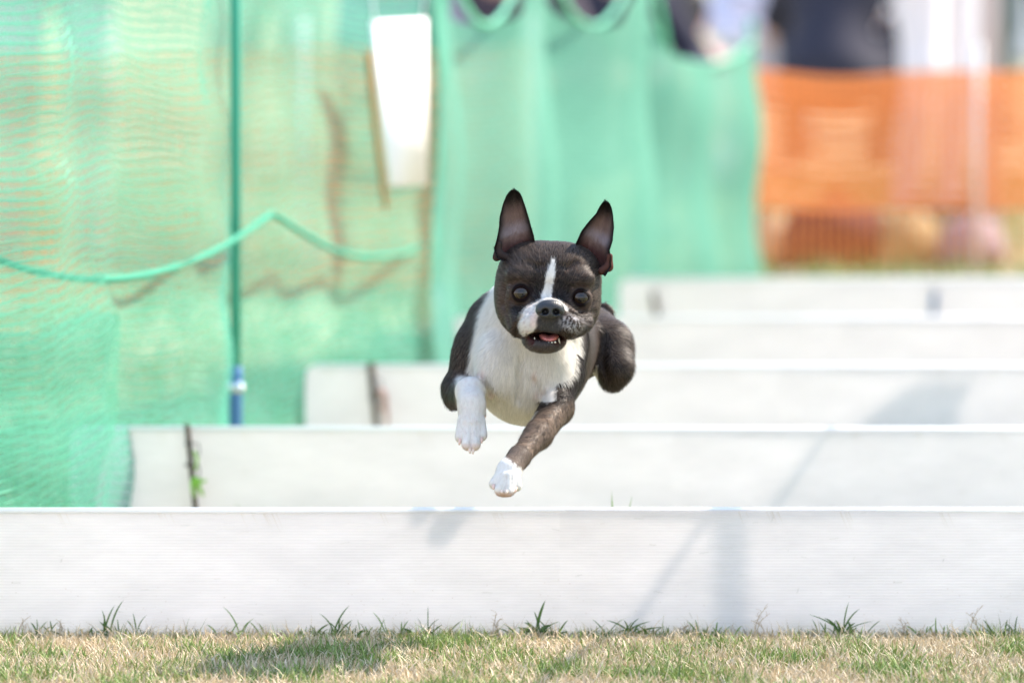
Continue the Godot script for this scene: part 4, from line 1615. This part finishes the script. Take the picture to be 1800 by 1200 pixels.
func dog_ears(t: Node3D, o: Vector3) -> void:
	rng.seed = 4
	ear(t, o, [[892, 464], [873, 453], [868, 437], [873, 420], [877, 400], [878, 382], [884, 358], [889, 346], [893, 339], [898, 334]],
		[[940, 448], [942, 432], [938, 412], [931, 388], [924, 364], [918, 347], [914, 339], [907, 333.5]], 10.126, 0.014, 0.030, 0.010)
	ear(t, o, [[1008, 446], [1011, 430], [1022, 406], [1036, 388], [1048, 375], [1054, 363], [1058, 357], [1061, 354]],
		[[1064, 486], [1074, 470], [1074, 453], [1072, 440], [1077, 424], [1079.5, 400], [1078, 378], [1075, 364], [1072, 357], [1067.5, 353.5]], 10.130, 0.014, 0.030, -0.010)
	# folded flaps at the outer root of each ear
	var keep := DP
	DP = []
	C([873, 452, 10.130, 7], [878, 428, 10.128, 5], 5, 0)
	C([878, 446, 10.128, 6], [890, 452, 10.130, 7], 6, 0)
	var r := nets(DP, 0.0012)
	obj("ear_fold", array_mesh(shifted(r[0], o), r[1], r[2]), mat(Color(0.035, 0.024, 0.021), 0.7, 0.2), t)
	DP = []
	C([1071, 470, 10.134, 6.5], [1072, 450, 10.131, 5], 5, 0)
	C([1070, 468, 10.132, 6], [1058, 476, 10.134, 7], 6, 0)
	r = nets(DP, 0.0012)
	obj("ear_fold", array_mesh(shifted(r[0], o), r[1], r[2]), mat(Color(0.085, 0.036, 0.027), 0.7, 0.2), t)
	DP = keep

func ball(c: Vector3, r: Vector3, st: SurfaceTool, rings := 14, segs := 20) -> void:
	for i in rings:
		for j in segs:
			var p := []
			for q in [[i, j], [i, j + 1], [i + 1, j + 1], [i + 1, j]]:
				var a: float = PI * q[0] / rings
				var b: float = TAU * q[1] / segs
				p.append(c + Vector3(sin(a) * cos(b), cos(a), sin(a) * sin(b)) * r)
			quad(st, p[0], p[1], p[2], p[3])

func dog_face(t: Node3D, o: Vector3) -> void:
	# eyes: dark brown globes with a wide pupil, wet and glossy
	var glass := mat(Color(0.012, 0.009, 0.007), 0.03, 0.5)
	glass.vertex_color_use_as_albedo = true
	glass.albedo_color = Color.WHITE
	for e in eyes:
		var c := WD(e[0], e[1], e[2] + 0.0002) - o
		var rr: float = 14.6 * e[2] / F
		var st := st_new()
		var look := Vector3(0.05, -0.05, 1).normalized()
		var rings := 24
		var segs := 32
		var bx := look.cross(Vector3.UP).normalized()
		var by := bx.cross(look)
		for i in rings:
			for j in segs:
				for q in [[0, 0], [0, 1], [1, 1], [0, 0], [1, 1], [1, 0]]:
					var a: float = PI * (i + q[0]) / rings
					var b: float = TAU * (j + q[1]) / segs
					var n := look * cos(a) + (bx * cos(b) + by * sin(b)) * sin(a)
					var cc := Color(0.004, 0.004, 0.004)
					if a > 0.42: cc = Color(0.030, 0.016, 0.009)
					if a > 0.98: cc = Color(0.01, 0.007, 0.006)
					if a > 1.35: cc = Color(0.05, 0.03, 0.026)
					st.set_color(cc)
					st.add_vertex(c + n * rr)
		st.index()
		st.generate_normals()
		obj("eye", st.commit(), glass, t)
	# nose
	var s := 10.04 / F
	var keep := DP
	DP = []
	E(967, 541, 10.040, 22.5, 14.0, 14, 8, 0)
	E(967, 552, 10.040, 15, 9, 13, 8, 0)
	E(953, 546, 10.041, 10.5, 9, 11, 6, 0)
	E(981, 546.5, 10.041, 10.5, 9, 11, 6, 0)
	E(958.5, 548, 10.030, 6.0, 5.4, 15, 2.5, 0, Vector3(0, 0, 25), true)
	E(977.5, 548.5, 10.030, 6.0, 5.4, 15, 2.5, 0, Vector3(0, 0, -25), true)
	E(951.5, 551.5, 10.031, 4.5, 1.6, 7, 1.5, 0, Vector3(0, 0, -15), true)
	E(985, 552, 10.031, 4.5, 1.6, 7, 1.5, 0, Vector3(0, 0, 15), true)
	C([968, 547, 10.0265, 1.1], [968, 562, 10.0275, 1.1], 1.5, 0, true)
	var r := nets(DP, 0.0010)
	var nm := mat(Color(0.014, 0.0145, 0.017), 0.42, 0.5)
	var bump := FastNoiseLite.new()
	bump.frequency = 0.12
	bump.noise_type = FastNoiseLite.TYPE_CELLULAR
	var nt := ImageTexture.create_from_image(bump.get_seamless_image(128, 128))
	nm.heightmap_enabled = true
	nm.heightmap_texture = nt
	nm.heightmap_scale = 0.04
	nm.uv1_triplanar = true
	nm.uv1_scale = Vector3.ONE * 60.0
	obj("nose", array_mesh(shifted(r[0], o), r[1], r[2]), nm, t)
	# tongue
	DP = []
	E(958, 593, 10.083, 10.5, 6, 28, 5, 0, Vector3(6, 6, -24))
	E(973, 593, 10.083, 10.0, 6, 28, 5, 0, Vector3(6, -6, 24))
	r = nets(DP, 0.0010)
	obj("tongue", array_mesh(shifted(r[0], o), r[1], r[2]), mat(Color(0.52, 0.17, 0.15), 0.3, 0.5), t)
	DP = keep
	# teeth of the lower jaw
	var tm := mat(Color(0.72, 0.66, 0.52), 0.3)
	for k in [[940.0, 597.5, 593.0, 1.9, 10.070], [983.0, 600.0, 594.5, 2.1, 10.070]]:
		var st := st_new()
		tube(st, seg(WD(k[0], k[1] + 4, k[4]) - o, WD(k[0] - 0.5, k[2], k[4] - 0.001) - o, 3), k[3] * s, 0.7 * s, 8)
		obj("tooth", commit(st), tm, t)
	for k in 6:
		var x := 948.0 + k * 5.6
		var st := st_new()
		var y := 601.0 + 1.6 * sin((k + 0.5) / 6.0 * PI)
		ball(WD(x, y, 10.0615) - o, Vector3(1.7, 1.7, 1.6) * s, st, 6, 8)
		obj("tooth", commit(st), tm, t)

func dog_claws(t: Node3D, o: Vector3) -> void:
	var pale := mat(Color(0.66, 0.45, 0.36), 0.35, 0.5)
	var horn := mat(Color(0.70, 0.56, 0.46), 0.35, 0.5)
	for k in [[809, 772, 807, 782, 10.120, 0], [825, 787, 826.5, 797, 10.114, 1], [832, 788, 831, 798, 10.114, 1], [846, 770, 846.5, 779, 10.120, 0],
			[868, 853, 867, 860, 10.024, 0], [882, 862, 882.5, 867, 10.016, 1], [891, 862, 890, 867.5, 10.014, 1], [906, 858, 905, 866, 10.022, 0], [851, 731, 850, 738, 10.153, 0]]:
		var st := st_new()
		var a: Vector3 = WD(k[0], k[1], k[4] + 0.004) - o
		var b: Vector3 = WD(k[2], k[3], k[4]) - o
		tube(st, bez(a, a.lerp(b, 0.5) + Vector3(0, 0, 0.0025), b, 5), 0.0026, 0.0011, 8)
		obj("claw", commit(st), horn if k[5] else pale, t)

func hair_mesh() -> ArrayMesh:
	var v := PackedVector3Array([Vector3(-0.5, 0, 0), Vector3(0.5, 0, 0), Vector3(-0.35, 0.12, 0.5), Vector3(0.35, 0.12, 0.5), Vector3(0, 0.16, 1.0)])
	var n := PackedVector3Array()
	for i in 5:
		n.append(Vector3(0, 1, 0.0))
	return array_mesh(v, n, PackedInt32Array([0, 1, 2, 1, 3, 2, 2, 3, 4]))

func dog_fur(t: Node3D, o: Vector3, verts: PackedVector3Array, nor: PackedVector3Array, idx: PackedInt32Array, col: PackedColorArray, zones: PackedInt32Array) -> void:
	rng.seed = 8
	var count := 150000
	var tris := idx.size() / 3
	var cum := PackedFloat32Array()
	cum.resize(tris)
	var total := 0.0
	for i in tris:
		var a := verts[idx[i * 3]]
		var ar := (verts[idx[i * 3 + 1]] - a).cross(verts[idx[i * 3 + 2]] - a).length()
		if nor[idx[i * 3]].z < -0.45:
			ar *= 0.3
		total += ar
		cum[i] = total
	var mm := MultiMesh.new()
	mm.transform_format = MultiMesh.TRANSFORM_3D
	mm.use_colors = true
	mm.mesh = hair_mesh()
	mm.instance_count = count + ear_pts.size()
	var nose := WD(967, 545, 10.03)
	var eye_at := []
	for e in eyes:
		eye_at.append(WD(e[0], e[1], e[2] - 0.006))
	var flows := {ARML: Vector3(-0.15, -1, 0.1), PAWL: Vector3(0, -1, 0.3), ARMR: Vector3(-0.55, -0.8, 0.3), PAWR: Vector3(-0.2, -1, 0.3), HIND: Vector3(0.25, -0.9, -0.5)}
	var i := -1
	while i < count - 1:
		var k := cum.bsearch(rng.randf() * total)
		k = mini(k, tris - 1)
		var ia := idx[k * 3]
		var ib := idx[k * 3 + 1]
		var ic := idx[k * 3 + 2]
		var u := rng.randf()
		var v := rng.randf()
		if u + v > 1.0:
			u = 1.0 - u
			v = 1.0 - v
		var p := verts[ia] + (verts[ib] - verts[ia]) * u + (verts[ic] - verts[ia]) * v
		if p.distance_to(nose) < 0.012:
			continue
		var blind := false
		for e in eye_at:
			if p.distance_to(e) < 0.0150:
				blind = true
		if blind:
			continue
		var n := (nor[ia] + (nor[ib] - nor[ia]) * u + (nor[ic] - nor[ia]) * v).normalized()
		var z := zones[ia]
		var f: Vector3
		var L := rng.randf_range(0.006, 0.011)
		var w := rng.randf_range(0.00014, 0.00030)
		if z == HEAD or z == MUZZ or z == CHIN or z == MOUTH:
			f = p - nose
			L *= 0.62 if p.distance_to(nose) > 0.05 else 0.3
			if z == MOUTH: L *= 0.3
		elif z == BODY:
			f = Vector3((p.x - nose.x) * 2.0, -0.7, -0.35)
			L *= 1.15
		else:
			f = flows[z]
			if z == PAWL or z == PAWR: L *= 0.5 if p.y > WD(828, 740, 10.13).y else 0.36
			elif z == ARML or z == ARMR: L *= 0.7
		f += Vector3(rng.randfn(0, 0.12), rng.randfn(0, 0.12), rng.randfn(0, 0.12)) * f.length()
		f = (f - n * f.dot(n))
		if f.length() < 1e-5:
			f = n.cross(Vector3.RIGHT)
		f = f.normalized()
		f = (f + n * rng.randf_range(0.02, 0.16)).normalized()
		var x := n.cross(f).normalized()
		var y := f.cross(x)
		i += 1
		if col[ia].g < 0.15: w *= 1.9
		elif z == BODY: w *= 1.5
		mm.set_instance_transform(i, Transform3D(Basis(x * w, y * L, f * L), p - o))
		var cc := col[ia]
		if cc.g < 0.15:
			var g := pow(rng.randf(), 2.0)
			cc = cc.lerp(Color(0.11, 0.078, 0.058), g * 0.45 * clampf(cc.g / 0.022, 0.1, 1.0)) * rng.randf_range(0.55, 1.7)
		else:
			cc = cc * rng.randf_range(0.74, 1.16)
		mm.set_instance_color(i, cc)
	for j in ear_pts.size():
		var e: Array = ear_pts[j]
		var n: Vector3 = e[1]
		var f: Vector3 = e[3] + Vector3(rng.randfn(0, 0.2), rng.randfn(0, 0.2), rng.randfn(0, 0.1)) + n * 0.15
		f = f.normalized()
		var x := n.cross(f).normalized()
		var y := f.cross(x)
		var L := rng.randf_range(0.003, 0.006)
		mm.set_instance_transform(count + j, Transform3D(Basis(x * 0.0003, y * L, f * L), e[0] - o))
		mm.set_instance_color(count + j, e[2] * rng.randf_range(0.7, 1.3))
	var fm := vmat(0.5, 0.3)
	var inst := MultiMeshInstance3D.new()
	inst.name = "fur"
	inst.multimesh = mm
	inst.material_override = fm
	inst.set_meta("kind", "stuff")
	t.add_child(inst)
